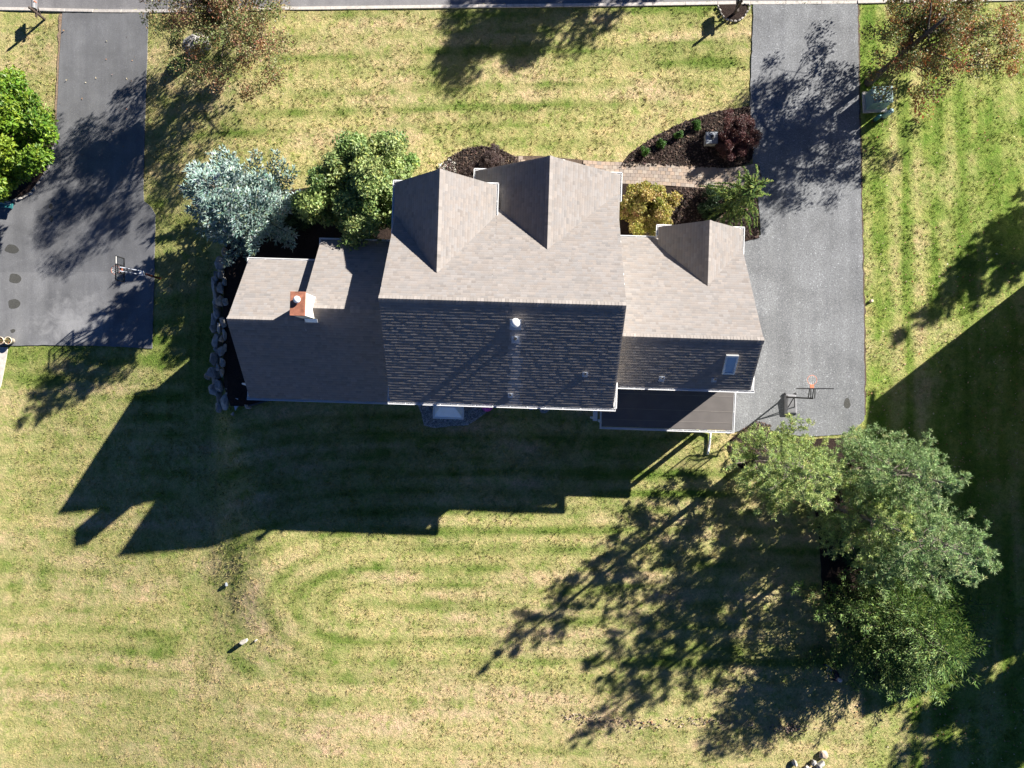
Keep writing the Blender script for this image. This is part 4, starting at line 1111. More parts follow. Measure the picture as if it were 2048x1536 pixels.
# the stand of conifers behind the drive
pine('white_pine', 'soft pale green pine nearest the porch roof', (12.5, -3.8, 0), 9.0, 2.35, 61, PINE_A, asym=lambda a: 1 - .2 * max(0, math.sin(a)), group='conifers behind the drive', dens=1.6, whorls=12, low=.14)
pine('white_pine', 'tall grey-green pine reaching over the end of the drive', (17.5, -4.1, 0), 8.8, 2.35, 62, PINE_B, group='conifers behind the drive', dens=1.6, whorls=13, low=.12)
pine('white_pine', 'broad grey-green pine in the middle of the conifer stand', (18.3, -7.0, 0), 9.6, 2.85, 63, PINE_B, group='conifers behind the drive', dens=1.55, whorls=14, low=.08)
pine('white_pine', 'slim pine squeezed between the taller pines of the stand', (16.4, -6.4, 0), 7.4, 2.1, 64, PINE_A, group='conifers behind the drive', dens=1.6, whorls=11, low=.12)
conifer('norway_spruce', 'dark green spruce at the lower end of the conifer stand', (19.2, -12.2, gzf(19.2, -12.2)), 6.0, 5.0, 65, SPR_G, whorls=15, per_whorl=8, twl=1.0, spl=.25, spw=.042, droop=.14, tip=.2, dens=1.1, group='conifers behind the drive', shape=.8)
broadleaf('yew_bush', 'rounded dark shrub on the left edge of the conifer bed', 'shrub', W(1712, 1085, .9), 1.9, .95, (1.1, 1.1, .85), 70, 260, .08, DGREEN, 66, .35, .05, shell=.3)
broadleaf('holly_bush', 'leafy bush in the shade between the person and the spruce', 'shrub', W(1760, 1340, .5), 1.2, .6, (1.2, .8, .5), 40, 160, .12, DGREEN, 67, .3, .04, shell=.4)
# trees outside the picture whose shade falls into it
broadleaf('street_tree', 'leafy street tree across the road shading the front lawn', 'tree', (11.0, 28.6, 0), 9.5, 6.3, (4.3, 3.4, 2.6), 110, 200, .24, MAPLE_G, 71, .7, .2, shell=.55)
conifer('norway_spruce', 'spruce beyond the right edge shading the side lawn', (35.0, 14.2, 0), 9.4, 3.2, 72, SPR_G, whorls=14, per_whorl=8, twl=1.0, spl=.34, spw=.14, dens=.8)
broadleaf('oak_tree', 'broad tree beyond the lower right corner shading the lawn', 'tree', (35.6, -10.2, 0), 8.5, 5.6, (4.6, 4.4, 2.7), 120, 220, .3, MAPLE_G, 73, .8, .22, shell=.5)
# ------------------------------------------------------------------ stones
def rock_mesh(name, sx, sy, sz, seed, npts=22):
    rng = np.random.RandomState(seed); p = unit(rng.randn(npts, 3)) * rng.uniform(.82, 1.08, (npts, 1))
    p = np.sign(p) * np.abs(p) ** .75
    bm = bmesh.new()
    for q in p: bm.verts.new((q[0] * sx, q[1] * sy, q[2] * sz))
    r = bmesh.ops.convex_hull(bm, input=bm.verts)
    junk = [g for g in r['geom_interior'] if isinstance(g, bmesh.types.BMVert)]
    if junk: bmesh.ops.delete(bm, geom=junk, context='VERTS')
    bmesh.ops.bevel(bm, geom=list(bm.edges), offset=min(sx, sy, sz) * .09, segments=1, affect='EDGES', profile=.6)
    for v in bm.verts:
        c = v.co; k = 1 + .08 * (2 * vnoise(c.x * 9 / sx, c.y * 9 / sy + c.z * 5 / sz, seed % 13) - 1); v.co = c * k
    me = bpy.data.meshes.new(name); bm.to_mesh(me); bm.free(); return me
def rock(name, loc, size, seed, m='rock', parent=None, rz=0.0, tilt=.15):
    me = rock_mesh(name, size[0] / 2, size[1] / 2, size[2] / 2, seed, 15 if seed % 2 else 19); o = obj(name, me, M[m], parent); o.location = loc
    r = random.Random(seed); o.rotation_euler = (r.uniform(-tilt, tilt), r.uniform(-tilt, tilt), rz); return o
wallst = empty('boulder_wall', (0, 0, 0), 'curved dry-laid boulder wall along the left wing', 'stone wall')
stones = [(446, 503, 10, 18), (436, 526, 17, 28), (429, 550, 9, 20), (439, 548, 11, 22), (446, 563, 9, 18), (437, 576, 12, 25), (425, 585, 15, 36), (436, 600, 16, 24), (447, 603, 12, 15),
          (429, 625, 17, 32), (443, 644, 16, 22), (424, 656, 14, 17), (434, 656, 9, 26), (427, 682, 17, 34), (440, 677, 9, 15), (447, 668, 8, 25), (439, 702, 12, 20), (447, 698, 6, 24),
          (425, 718, 14, 27), (442, 724, 8, 20), (421, 747, 26, 27), (411, 753, 11, 16), (423, 780, 25, 27), (435, 771, 13, 26), (449, 804, 25, 33), (466, 827, 13, 9), (458, 778, 18, 6), (456, 787, 14, 9), (441, 745, 5, 18), (433, 733, 9, 16), (430, 700, 10, 16)]
for i, (px, py, a, b) in enumerate(stones):
    outer = px < 433
    zt = -.15 if outer else .22
    if py > 760: zt -= .25
    hgt = max(.45, min(1.1, (a + b) / 2 / 37 * 1.3)) * (1.25 if outer else 1.0)
    x, y = P(px, py, zt)
    rock('stone', (x, y, zt - hgt * .42), (a / 36 * 1.12, b / 36 * 1.1, hgt), 100 + i, 'rock' if i % 7 else 'rock_tan', wallst, tilt=.2)
for i, (px, py) in enumerate([(428, 565), (432, 612), (430, 640), (434, 690), (432, 716), (430, 760), (438, 790), (440, 815), (440, 535)]):
    x, y = P(px, py, -.7); rock('stone', (x, y, -.85), (.55, .95, .9), 150 + i, 'rock', wallst)
x, y = P(476, 806, -.2); o = rock('limestone_slab', (x, y, -.18), (.55, 1.2, .5), 171, 'rock_blue', rz=.28); tag(o, 'pale blue-white limestone block at the foot of the boulder wall', 'rock')
x, y = P(496, 812, -.1); o = rock('tan_stone', (x, y, -.05), (.5, .38, .35), 172, 'rock_tan'); tag(o, 'small tan stone by the rear corner of the left wing', 'rock')
p = G(398, 95); o = rock('boulder', (p.x, p.y, p.z + .35), (1.75, 1.15, 1.1), 173, 'rock', rz=.15); tag(o, 'big grey boulder beneath the reddish autumn tree', 'rock')
for i, (px, py, a, b, lab, mm) in enumerate([(490, 1281, .45, .3, 'pale upright stone with a long shadow at the edge of the back lawn', 'rock_white'), (513, 1280, .16, .13, 'little pale stone beside the upright stone', 'rock_white'), (453, 1168, .14, .26, 'small dark stone half sunk in the grass bank', 'slab'),
        (1742, 602, .28, .2, 'tan stone in the grass strip beside the drive', 'rock_tan')]):
    p = G(px, py); o = rock('stone', (p.x, p.y, p.z + .14 if i == 0 else p.z + .04), (a, b, .55 if i == 0 else .22), 180 + i, mm, rz=.4); tag(o, lab, 'rock')
labs = ['topmost pale rock of the heap at the bottom edge', 'dark rock at the lower right of the heap at the bottom edge', 'mid grey rock in the heap at the bottom edge', 'small rock left of the heap at the bottom edge', 'lowest pale rock of the heap at the bottom edge']
for i, (px, py, a, b, mm) in enumerate([(1645, 1508, .5, .45, 'rock_tan'), (1640, 1528, .55, .3, 'rock'), (1626, 1524, .35, .3, 'rock'), (1588, 1524, .4, .3, 'rock_white'), (1615, 1534, .4, .25, 'rock_white')]):
    p = G(px, py); o = rock('stone', (p.x, p.y, p.z + .08), (a, b, .4), 190 + i, mm, rz=i * .7); tag(o, labs[i], 'rock', 'rocks heaped at the bottom edge')
# small broken stones: too many to name
def scatter(name, pts, size, cols, seed, flat=.6, kind='stuff', lift=.0):
    rng = np.random.RandomState(seed); n = len(pts)
    base = np.array([[1, 0, 0], [-.6, .9, 0], [-.6, -.9, 0], [.2, .1, 1.0], [0, 0, -.8]]) * .5
    v = np.repeat(base[None], n, 0) * (1 + .35 * rng.randn(n, 5, 1))
    a = rng.uniform(0, 6.28, n); c, s = np.cos(a), np.sin(a)
    v = np.stack([v[..., 0] * c[:, None] - v[..., 1] * s[:, None], v[..., 0] * s[:, None] + v[..., 1] * c[:, None], v[..., 2] * flat], -1)
    sz = size * rng.uniform(.45, 1.3, n); v = v * sz[:, None, None]
    P_ = np.array(pts); P_[:, 2] += sz * .15 + lift; v = (v + P_[:, None, :]).reshape(-1, 3)
    cl_ = pick_cols(rng, n, cols, .15)
    o = fast_mesh(name, v, 5, [(0, 1, 3), (1, 2, 3), (2, 0, 3), (1, 0, 4), (2, 1, 4), (0, 2, 4)], M['scatter'], None, np.repeat(cl_, 5, 0)); return o
rs = np.random.RandomState(4)
pts = []
while len(pts) < 420:
    px = rs.uniform(1125, 1618) if rs.rand() < .5 else rs.choice([1160, 1290, 1390, 1570], p=[.2, .15, .2, .45]) + 22 * rs.randn(); u = rs.randn(); cy = np.interp(px, [1125, 1260, 1420, 1618], [1437, 1442, 1447, 1455])
    py = cy + u * 5.5 + 4 * math.sin(px * .021)
    if rs.rand() < .75 or px > 1500 or px < 1230: pts.append(tuple(G(px, py)))
tag(scatter('broken_stone', pts, .1, [((.22, .17, .13), 4), ((.34, .26, .2), 3), ((.13, .1, .08), 3), ((.48, .38, .3), 1.5), ((.28, .14, .08), 1)], 5), 'broken stones and dead leaves along the bare strip in the back lawn', 'rubble', kind='stuff')
pts = []
while len(pts) < 300:
    px, py = rs.uniform(878, 912), rs.uniform(316, 362)
    if py > 318 + abs(px - 900) * .5: pts.append(tuple(G(px, py, .05)))
tag(scatter('white_pebbles', pts, .09, [((.55, .51, .46), 4), ((.5, .46, .42), 2), ((.8, .77, .72), 2)], 6), 'white pebbles at the left tip of the front mulch bed', 'pebbles', kind='stuff')
pts = []
while len(pts) < 4200:
    px, py = rs.uniform(824, 1002), rs.uniform(770, 858)
    if inpoly((px, py), [(828, 770), (836, 806), (844, 826), (850, 849), (872, 854), (905, 850), (934, 848), (958, 833), (983, 815), (998, 770)]): pts.append(tuple(G(px, py, .02)))
tag(scatter('gravel', pts, .07, [((.35, .34, .33), 4), ((.55, .54, .53), 3), ((.2, .2, .2), 2)], 7), 'loose grey gravel round the bay behind the house', 'gravel', kind='stuff')
# mulch chips
pts = []
polys = [[(1238, 335), (1262, 305), (1310, 272), (1370, 243), (1430, 224), (1500, 212), (1507, 300), (1500, 326), (1460, 337), (1400, 336), (1330, 331)],
         [(866, 350), (878, 336), (900, 314), (930, 298), (962, 292), (1000, 299), (1035, 316), (1046, 326), (1046, 400), (866, 400)],
         [(1345, 374), (1400, 377), (1450, 380), (1508, 388), (1516, 420), (1518, 476), (1420, 470), (1345, 470)],
         [(1462, 880), (1485, 858), (1512, 842), (1540, 850), (1540, 950), (1475, 925)]]
for pl in polys:
    xs_ = [p[0] for p in pl]; ys_ = [p[1] for p in pl]; n = 0
    while n < 2600:
        px, py = rs.uniform(min(xs_), max(xs_)), rs.uniform(min(ys_), max(ys_))
        if inpoly((px, py), pl): pts.append(tuple(G(px, py, .07))); n += 1
tag(scatter('mulch_chips', pts, .11, [((.05, .034, .028), 4), ((.1, .07, .055), 3), ((.025, .018, .016), 3), ((.18, .12, .09), .8)], 8, .35), 'dark bark chips strewn over the mulch beds', 'mulch', kind='stuff')
# fallen leaves
n = 1500; rng = np.random.RandomState(9); L_ = []
while len(L_) < n:
    r = rng.rand()
    if r < .58: px, py = rng.uniform(1735, 2048), rng.uniform(480, 1300) * 1.0
    elif r < .8: px, py = rng.uniform(1700, 2048), rng.uniform(1330, 1536)
    elif r < .9: px, py = rng.uniform(1725, 2040), rng.uniform(30, 480)
    else: px, py = rng.uniform(100, 600), rng.uniform(30, 400)
    if px < 320 and rng.rand() < .6: continue
    L_.append(tuple(G(px, py, .035)))
L_ = np.array(L_); nn = unit(np.stack([.5 * rng.randn(n), .5 * rng.randn(n), np.ones(n)], 1)); dd = unit(np.cross(nn, rng.randn(n, 3)))
lc = pick_cols(rng, n, [((.42, .25, .13), 4), ((.5, .34, .2), 3), ((.34, .13, .06), 1.4), ((.55, .46, .33), 2)])
tag(leaves('fallen_leaves', L_, dd, nn, rng.uniform(.06, .14, n), rng.uniform(.04, .09, n), lc, M['leaf'], None), 'tan fallen leaves scattered over the lawns', 'leaves', kind='stuff')

# edging stones of the mailbox bed
ring = empty('stone_edging', (0, 0, 0), 'curved white stone edging of the small bed round the dark mailbox', 'edging')
pts = smooth_poly([tuple(G(*p)[:2]) for p in [(1439, 9), (1440, 22), (1449, 37), (1464, 43), (1480, 40), (1491, 29), (1496, 10)]], 6)[:38]
ln = [Vector((p[0], p[1], 0)) for p in pts]; seg = lerp_line(ln, .02); acc = 0; k = 0
last = seg[0]
for a, b in zip(seg[:-1], seg[1:]):
    acc += (b - a).length
    if acc > .2:
        rock('edging_stone', (b.x, b.y, .05), (.21, .11, .14), 300 + k, 'rock_white', ring, math.atan2((b - a).y, (b - a).x), .05); acc = 0; k += 1
edge = empty('stone_edging', (0, 0, 0), 'pale kerb stones round the maple bed on the neighbouring drive', 'edging')
pts = [G(*p) for p in [(-20, 407), (20, 404), (45, 397), (66, 385), (92, 345), (100, 330), (104, 312), (108, 290)]]
seg = lerp_line(pts, .03); acc = 0; k = 0
for a, b in zip(seg[:-1], seg[1:]):
    acc += (b - a).length
    if acc > .36: rock('edging_stone', (b.x, b.y, b.z + .05), (.36, .14, .16), 340 + k, 'rock_white' if k % 3 else 'rock', edge, math.atan2((b - a).y, (b - a).x), .04); acc = 0; k += 1

# ------------------------------------------------------------------ things in the garden
x, y, z = W(1421, 279, .35)
pier = empty('stone_pier', (x, y, .03), 'squat stone pier with bluestone top in the mulch island', 'pier')
for c in range(3):
    for k in range(2):
        s = 1 if c % 2 else -1
        MB().box((-.28 if k == 0 else .02 * s + .005, -.27, c * .17), (.02 * s - .005 if k == 0 else .28, .27, c * .17 + .16)).build('block', M['pier'], pier, bevel=.015)
MB().box((-.32, -.31, .51), (.32, .31, .6)).build('cap', M['slab'], pier, bevel=.02)
MB().box((-.06, -.06, .6), (.1, .12, .66)).build('light_mount', M['black'], pier)

p = G(1748, 203); tr = empty('transformer_box', (p.x, p.y, 0), 'grey-green utility transformer box beside the drive', 'utility box', rz=.04)
MB().box((-.62, -.6, 0), (.62, .5, .1)).build('pad', M['concrete'], tr)
MB().hexa([(-.5, -.48, .1), (.5, -.48, .1), (.5, .4, .1), (-.5, .4, .1)], [(-.5, -.4, .85), (.5, -.4, .85), (.5, .4, .92), (-.5, .4, .92)]).build('cabinet', M['utility'], tr, bevel=.03)
MB().box((-.53, -.43, .86), (.53, .43, .93)).build('lid', M['utility'], tr, bevel=.025)
MB().box((-.05, -.475, .45), (.05, -.44, .6)).build('latch', M['steel'], tr)
for (px, py, lab, m, h, r) in [(1766, 234, 'taller pale green utility pedestal behind the transformer box', 'pale_green', .95, .13), (1749, 240, 'shorter teal utility pedestal by the drive edge', 'teal', .6, .11)]:
    p = G(px, py); pd = empty('utility_pedestal', (p.x, p.y, 0), lab, 'utility box')
    MB().lathe([(r, 0), (r, h * .8), (r * .96, h * .93), (r * .6, h), (.01, h + .01)], 16).build('cover', M[m], pd, True)
    MB().lathe([(r * 1.15, 0), (r * 1.15, .1), (r * 1.02, .12)], 16).build('collar', M['black_plastic'], pd)

def mailbox(px, py, label, boxdir, h, m_post, m_box, big):
    p = G(px, py); t = empty('mailbox', p, label, 'mailbox')
    MB().box((-.055, -.055, -.1), (.055, .055, h)).build('post', M[m_post], t, bevel=.01)
    MB().hexa([(-.07, -.07, h), (.07, -.07, h), (.07, .07, h), (-.07, .07, h)], [(-.01, -.01, h + .12), (.01, -.01, h + .12), (.01, .01, h + .12), (-.01, .01, h + .12)]).build('finial', M[m_post], t)
    z0 = h - .48 * big; d = boxdir
    MB().box((-.05, -.25, z0 - .09), (.05, .75 * d, z0 - .02)).build('arm', M[m_post], t)
    MB().bar((0, .06, z0 - .42), (0, .45 * d, z0 - .08), .05).build('brace', M[m_post], t)
    w_, hh = .11 * big, .15 * big
    prof = [(-w_, 0), (w_, 0)] + [(w_ * math.cos(a), hh + w_ * math.sin(a)) for a in np.linspace(0, math.pi, 9)]
    y0, y1 = .14, .14 + .52 * big
    V = [(u, yy, z0 + v) for yy in (y0, y1) for u, v in prof]; k = len(prof)
    b = mesh('box', V, [tuple(range(k)), tuple(range(2 * k - 1, k - 1, -1))] + [(i, k + i, k + (i + 1) % k, (i + 1) % k) for i in range(k)], M[m_box], t)
    V = [(u * 1.04, yy, z0 + v * 1.03 - .005) for yy in (y1 + .001, y1 + .03) for u, v in prof]
    mesh('door', V, [tuple(range(k)), tuple(range(2 * k - 1, k - 1, -1))] + [(i, k + i, k + (i + 1) % k, (i + 1) % k) for i in range(k)], M[m_box], b)
    MB().box((w_ + .003, y1 - .2, z0 + hh * .6), (w_ + .015, y1 - .15, z0 + hh * .6 + .22)).build('flag', M['orange'], b)
    return t
mailbox(1468, 28, 'dark brown mailbox post in its own stone-edged bed by the right drive', 1, 1.3, 'darkwood', 'black_plastic', 1.15)
mailbox(89, 38, 'slim dark post with a grey mailbox at the street by the left drive', 1, 1.22, 'darkwood', 'grey_plastic', 1.0)

def net(mb, c, R, drop=.38):
    n = 10
    for k in range(n):
        for s in (1, -1):
            pts = []
            for j in range(5):
                a = 2 * math.pi * (k + s * j * .5) / n; q = j / 4; r = R * (1 - .42 * q); pts.append((c[0] + r * math.cos(a), c[1] + r * math.sin(a), c[2] - drop * q))
            mb.tube(pts, .006, 4, False)
    return mb
# portable hoop on the right drive
rx, ry = P(1624, 760, 3.02); bx, by = P(1571, 794, 0)
hp = empty('basketball_hoop', (bx, by, .014), 'portable basketball hoop with black pole on the right hand drive', 'basketball hoop')
o = Vector((rx - bx, ry - by, 0)); z = 3.02
board_y = o.y - .42
MB().torus((o.x, o.y, z), .23, .012, 32, 8).build('rim', M['orange'], hp, True)
MB().box((o.x - .09, board_y + .03, z - .05), (o.x + .09, o.y - .225, z + .01)).build('rim_bracket', M['orange'], hp)
net(MB(), (o.x, o.y, z - .01), .225).build('net', M['net'], hp)
BW, z0, z1 = .7, z - .12, z + .78
bd = MB(); t = .03
for a, b in (((o.x - BW, board_y, z0), (o.x + BW, board_y, z0)), ((o.x - BW, board_y, z1), (o.x + BW, board_y, z1)), ((o.x - BW, board_y, z0), (o.x - BW, board_y, z1)), ((o.x + BW, board_y, z0), (o.x + BW, board_y, z1))):
    bd.bar(a, b, .05)
for a, b in (((o.x - .3, board_y, z + .05), (o.x + .3, board_y, z + .05)), ((o.x - .3, board_y, z + .5), (o.x + .3, board_y, z + .5)), ((o.x - .3, board_y, z + .05), (o.x - .3, board_y, z + .5)), ((o.x + .3, board_y, z + .05), (o.x + .3, board_y, z + .5))):
    bd.bar(a, b, .03)
bo = bd.build('backboard', M['black'], hp)
MB().box((o.x - BW + .02, board_y - .008, z0 + .02), (o.x + BW - .02, board_y + .008, z1 - .02)).build('pane', M['clear'], bo)
pt = (.42, -.02, 2.55)
MB().tube([(0, 0, .12), (.02, 0, 1.3), (.1, -.01, 2.2), pt], [.045, .045, .04, .04], 10).build('pole', M['black'], hp, True)
for dx in (-.1, .1):
    MB().bar((pt[0] + dx, pt[1], 2.5), (o.x + dx, board_y - .02, z + .1), .035).build('arm', M['black'], hp)
    MB().bar((pt[0] + dx, pt[1], 2.2), (o.x + dx, board_y - .02, z - .06), .035).build('arm', M['black'], hp)
MB().hexa([(-.1, -.95, 0), (.62, -.95, 0), (.55, .16, 0), (-.08, .16, 0)], [(-.02, -.85, .2), (.5, -.85, .2), (.44, .08, .3), (.0, .08, .3)]).build('base_tank', M['grey_plastic'], hp, bevel=.05)
MB().bar((.05, -.55, .2), (.06, 0, 1.0), .035).build('strut', M['black'], hp); MB().bar((.4, -.55, .2), (.08, 0, 1.0), .035).build('strut', M['black'], hp)
for dx in (-.05, .5): MB().lathe([(.07, -.025), (.07, .025)], 14, (0, 0, 0)).build('wheel', M['black_plastic'], hp).matrix_local = Matrix.Translation((dx, .17, .07)) @ Matrix.Rotation(math.pi / 2, 4, 'Y')

# hoop at the edge of the left drive
gl = gzf(-21.5, 6.0)
zr = gl + 2.45
rx, ry = P(231, 540, zr); b0 = G(320, 557)
hp = empty('basketball_hoop', b0, 'basketball hoop on a rusty pole at the edge of the left drive', 'basketball hoop')
o = Vector((rx - b0.x, ry - b0.y, zr - b0.z)); z = o.z; bxx = o.x + .40
MB().torus((o.x, o.y, z), .23, .012, 32, 8).build('rim', M['orange'], hp, True)
MB().box((o.x + .225, o.y - .09, z - .05), (bxx - .03, o.y + .09, z + .01)).build('rim_bracket', M['orange'], hp)
net(MB(), (o.x, o.y, z - .01), .225).build('net', M['net'], hp)
bd = MB(); BW = .62; z0, z1 = z - .1, z + .68; skew = .0
def bp(y_, z_): return (bxx, o.y + y_, z_)
for a, b in ((bp(-BW, z0), bp(BW, z0)), (bp(-BW, z1), bp(BW, z1)), (bp(-BW, z0), bp(-BW, z1)), (bp(BW, z0), bp(BW, z1)), (bp(-.22, z0), bp(-.22, z1 - .1)), (bp(.22, z0), bp(.22, z1 - .1)), (bp(-.22, z + .5), bp(.22, z + .5)), (bp(-.22, z + .22), bp(.22, z + .22))):
    bd.bar(a, b, .045)
bo = bd.build('backboard', M['black'], hp)
MB().box((bxx - .006, o.y - BW + .02, z0 + .02), (bxx + .006, o.y + BW - .02, z1 - .02)).build('pane', M['clear'], bo)
MB().bar(bp(.23, z1 - .005), bp(BW - .02, z1 - .005), .05).build('edge_trim', M['white'], bo)
top = Vector((-.02, .02, 1.95))
MB().tube([(0, 0, -.1), (0, 0, 1.0), top], [.055, .055, .05], 10).build('pole', M['redpole'], hp, True)
for dy in (-.1, .1):
    MB().bar(top + Vector((0, dy, .0)), (bxx + .02, o.y + dy, z + .35), .04).build('arm', M['lead'], hp)
    MB().bar(top + Vector((0, dy, -.35)), (bxx + .02, o.y + dy, z - .02), .04).build('arm', M['black'], hp)
MB().box((-.12, -.12, 1.75), (.1, .12, 1.98)).build('crank_box', M['whitepipe'], hp)

# pots
for px, lab in ((10, 'left of the two cream pots at the corner of the left drive'), (25.5, 'right of the two cream pots at the corner of the left drive')):
    p = G(px, 682); t = empty('flower_pot', p, lab, 'flower pot')
    MB().lathe([(.13, .0), (.15, .02), (.2, .36), (.225, .36), (.225, .41), (.19, .41), (.185, .36)], 20).build('pot', M['terracotta'], t, True)
    MB().lathe([(.183, .35), (.183, .365), (.02, .375)], 18).build('soil', M['soil'], t)
    rng = np.random.RandomState(int(px)); n = 60; c = np.stack([.12 * rng.randn(n), .12 * rng.randn(n), .37 + .05 * rng.rand(n)], 1); c[:, :2] = np.clip(c[:, :2], -.16, .16)
    nr = unit(rng.randn(n, 3) + np.array([0, 0, 1.5])); leaves('dried_leaves', c, unit(np.cross(nr, rng.randn(n, 3))), nr, rng.uniform(.05, .09, n), rng.uniform(.03, .05, n), pick_cols(rng, n, AUT_R), M['leaf'], t)
# teal toy bench at the left edge
p = G(14, 413); t = empty('garden_seesaw', p, 'teal plank of play equipment at the left edge', 'play equipment', rz=-.12)
MB().box((-1.2, -.13, .34), (.62, .13, .4)).build('plank', M['teal'], t, bevel=.02)
MB().box((-.2, .05, .4), (.5, .1, .43)).build('grip_strip', M['pale_green'], t)
for xx in (-.8, .3): MB().box((xx - .04, -.1, 0), (xx + .04, .1, .34)).build('leg', M['teal'], t)
# odds and ends behind the house
p = G(975, 811); t = MB().lathe([(.03, 0), (.2, .06), (.3, .2), (.32, .32), (.27, .45), (.14, .55), (.02, .58)], 24).build('play_ball', M['pink'], None, True); t.location = (p.x, p.y, .02); tag(t, 'magenta play ball under the rear gutter beside the gravel', 'ball')
a, b = G(1003, 809, .05), G(1034, 814, .05); t = MB().tube([a, a.lerp(b, .5), b], .03, 8).build('plastic_pipe', M['whitepipe'], None, True); tag(t, 'white plastic pipe lying in the grass behind the house', 'pipe')
p = G(1089, 817); t = rock('stepping_stone', (p.x, p.y, .02), (.62, .62, .08), 401, 'rock', rz=.6, tilt=.02); tag(t, 'brown diamond-shaped stepping stone behind the house', 'paving stone')
p = G(1063, 812); t = rock('stepping_stone', (p.x, p.y, .02), (.42, .4, .08), 402, 'rock_blue', rz=.2, tilt=.02); tag(t, 'pale blue stepping stone behind the house', 'paving stone')
hs = [G(*q, .05) for q in [(497, 812), (512, 808), (530, 802), (550, 798), (575, 796), (600, 792)]]
t = MB().tube(hs, .055, 8).build('drain_hose', M['hose'], None, True); tag(t, 'black drain hose from the rear corner of the left wing', 'hose')
# vehicle parked across the street is only a sliver beyond the edge and is left out

# ------------------------------------------------------------------ the person with the remote control
def person_mat():
    m, N, L, b = new_mat('clothed_body')
    tc = N.new('ShaderNodeTexCoord'); sp = N.new('ShaderNodeSeparateXYZ'); L.new(tc.outputs['Object'], sp.inputs[0])
    mr = N.new('ShaderNodeMath'); mr.operation = 'DIVIDE'; mr.inputs[1].default_value = 2.0; L.new(sp.outputs[2], mr.inputs[0])
    r = ramp(N, L, mr.outputs[0], [(.0, (.02, .02, .022)), (.05, (.13, .17, .25)), (.47, (.012, .014, .03)), (.762, (.42, .26, .19)), (1.0, (.42, .26, .19))])
    r.color_ramp.interpolation = 'CONSTANT'
    n = noise_node(N, L, 14, 4); q = ramp(N, L, n.outputs[0], [(.3, (.8, .8, .8)), (.7, (1.2, 1.2, 1.2))])
    # hands stick out in front of the jacket
    g = N.new('ShaderNodeMath'); g.operation = 'GREATER_THAN'; g.inputs[1].default_value = .29; L.new(sp.outputs[0], g.inputs[0])
    c = mixc(N, L, 'MIX', g.outputs[0], r.outputs[0], (.42, .26, .19))
    L.new(mixc(N, L, 'MULTIPLY', 1, c, q.outputs[0]), b.inputs['Base Color']); b.inputs['Roughness'].default_value = .85
    return m
pf = G(1652, 1333)
pe = empty('person', pf, 'person in dark jacket and blue jeans holding a controller on the shaded lawn', 'person', rz=math.radians(188))
J = [((0, 0, .96), .155), ((0, 0, 1.15), .15), ((.01, 0, 1.36), .17), ((.02, 0, 1.5), .075), ((.035, 0, 1.58), .075), ((.04, 0, 1.67), .1), ((.035, 0, 1.75), .06)]
Ed = [(i, i + 1) for i in range(6)]
def chain(start, pts):
    k = start
    for co, r in pts:
        J.append((co, r)); Ed.append((k, len(J) - 1)); k = len(J) - 1
    return k
for s in (-1, 1):
    chain(0, [((0, .1 * s, .88), .105), ((.03, .11 * s, .52), .075), ((-.01, .12 * s, .11), .05), ((.04, .12 * s, .045), .042), ((.17, .14 * s, .03), .034)])
    hd = chain(2, [((-.01, .19 * s, 1.42), .075), ((.0, .27 * s, 1.14), .055), ((.25, .15 * s, 1.13), .038), ((.32, .12 * s, 1.14), .03)])
    for f in range(4): chain(hd, [((.37, (.125 - .022 * f) * s, 1.15 - .008 * f), .009), ((.39, (.1 - .02 * f) * s, 1.135 - .008 * f), .008)])
    chain(hd, [((.345, .09 * s, 1.165), .01), ((.36, .07 * s, 1.168), .009)])
me = bpy.data.meshes.new('body'); me.from_pydata([j[0] for j in J], Ed, []); me.update()
bo = obj('body', me, person_mat(), pe)
bm = bmesh.new(); bm.from_mesh(me); lay = bm.verts.layers.skin.verify(); bm.verts.ensure_lookup_table()
for i, v in enumerate(bm.verts): v[lay].radius = (J[i][1], J[i][1]); v[lay].use_root = (i == 0)
bm.to_mesh(me); bm.free()
bo.modifiers.new('skin', 'SKIN').use_smooth_shade = True
sd = bo.modifiers.new('smooth', 'SUBSURF'); sd.levels = 1; sd.render_levels = 2
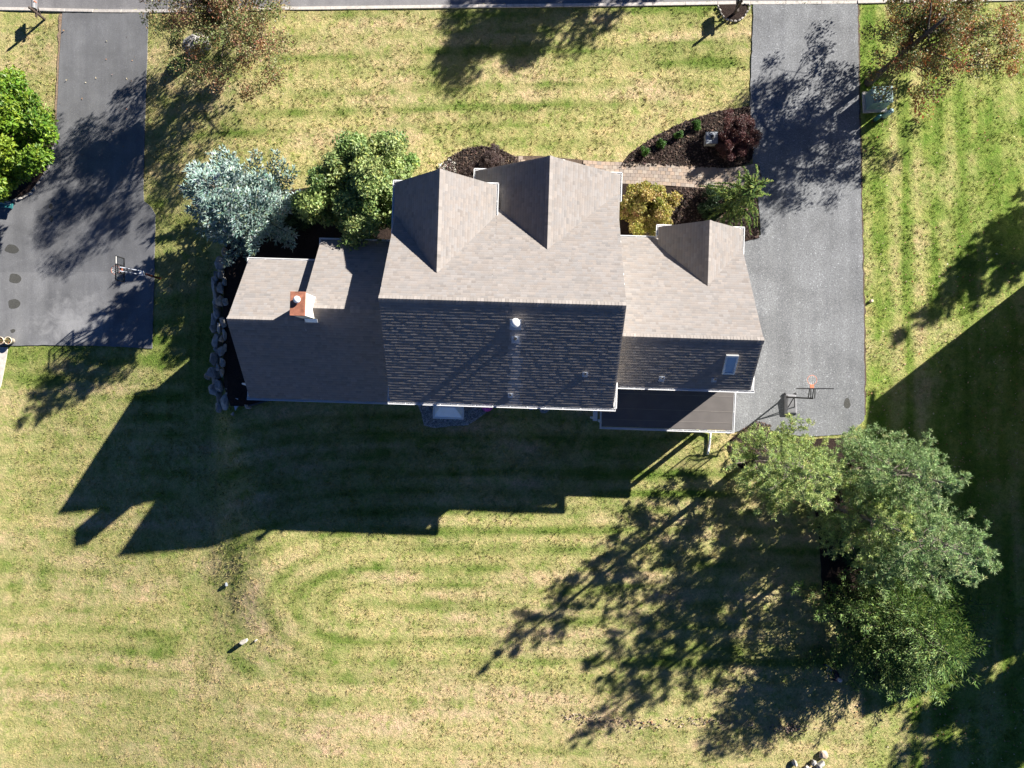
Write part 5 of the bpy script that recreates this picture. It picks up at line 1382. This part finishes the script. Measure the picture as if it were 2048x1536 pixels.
MB().lathe([(.112, 1.66), (.118, 1.7), (.105, 1.76), (.07, 1.8), (.01, 1.815)], 16, (.02, 0, 0)).build('hair', plain('grey_hair', (.35, .36, .38), .7, 0, .3, 30, .4), pe, True)
MB().hexa([(.125, -.018, 1.6), (.165, -.014, 1.6), (.165, .014, 1.6), (.125, .018, 1.6)], [(.125, -.01, 1.66), (.14, -.008, 1.66), (.14, .008, 1.66), (.125, .01, 1.66)]).build('nose', plain('skin', (.42, .26, .19), .6, 0, .1, 20), pe, True)
rc = MB().box((-.05, -.1, -.015), (.05, .1, .015)).build('remote_controller', M['grey_plastic'], None, bevel=.01)
cr, sr = math.cos(math.radians(188)), math.sin(math.radians(188))
rc.location = (pf.x + cr * .37, pf.y + sr * .37, pf.z + 1.175); rc.rotation_euler = (0, .25, math.radians(188)); tag(rc, "small grey remote controller in the person's hands", 'controller')

# ------------------------------------------------------------------ the neighbouring house beyond the right edge (its shade falls into the picture)
nh = empty('house', (0, 0, 0), 'neighbouring gabled house beyond the right edge of the picture', 'house')
nx0, nx1, ny0, ny1, ez, rz_ = 28.0, 36.6, -6.3, 6.35, 5.9, 9.0; mx_ = (nx0 + nx1) / 2
prism('wall', [(nx0, 0), (nx0, ez), (mx_, rz_ - .1), (nx1, ez), (nx1, 0)], ny0, ny1, 'y', M['siding'], nh)
sl_ = (rz_ - ez) / (mx_ - nx0)
for s in (-1, 1):
    e = mx_ + s * (mx_ - nx0 + .35); zz = ez - .35 * sl_
    a = [(e, ny0 - .3, zz), (e, ny1 + .3, zz), (mx_, ny1 + .3, rz_), (mx_, ny0 - .3, rz_)]
    sgn = Vector((s * sl_, 0, 1)).normalized()
    MB().hexa([Vector(q) for q in a], [Vector(q) + sgn * .14 for q in a]).build('roof_slope', M['shingle_far'] if 'shingle_far' in M else M['membrane'], nh)
for y in (-3.5, 0, 3.5):
    f = MB().box((nx0 - .05, y - .55, 3.3), (nx0 - .003, y + .55, 4.8)).build('window', M['white'], nh)
    MB().box((nx0 - .065, y - .45, 3.4), (nx0 - .052, y + .45, 4.7)).build('pane', M['pane'], f)
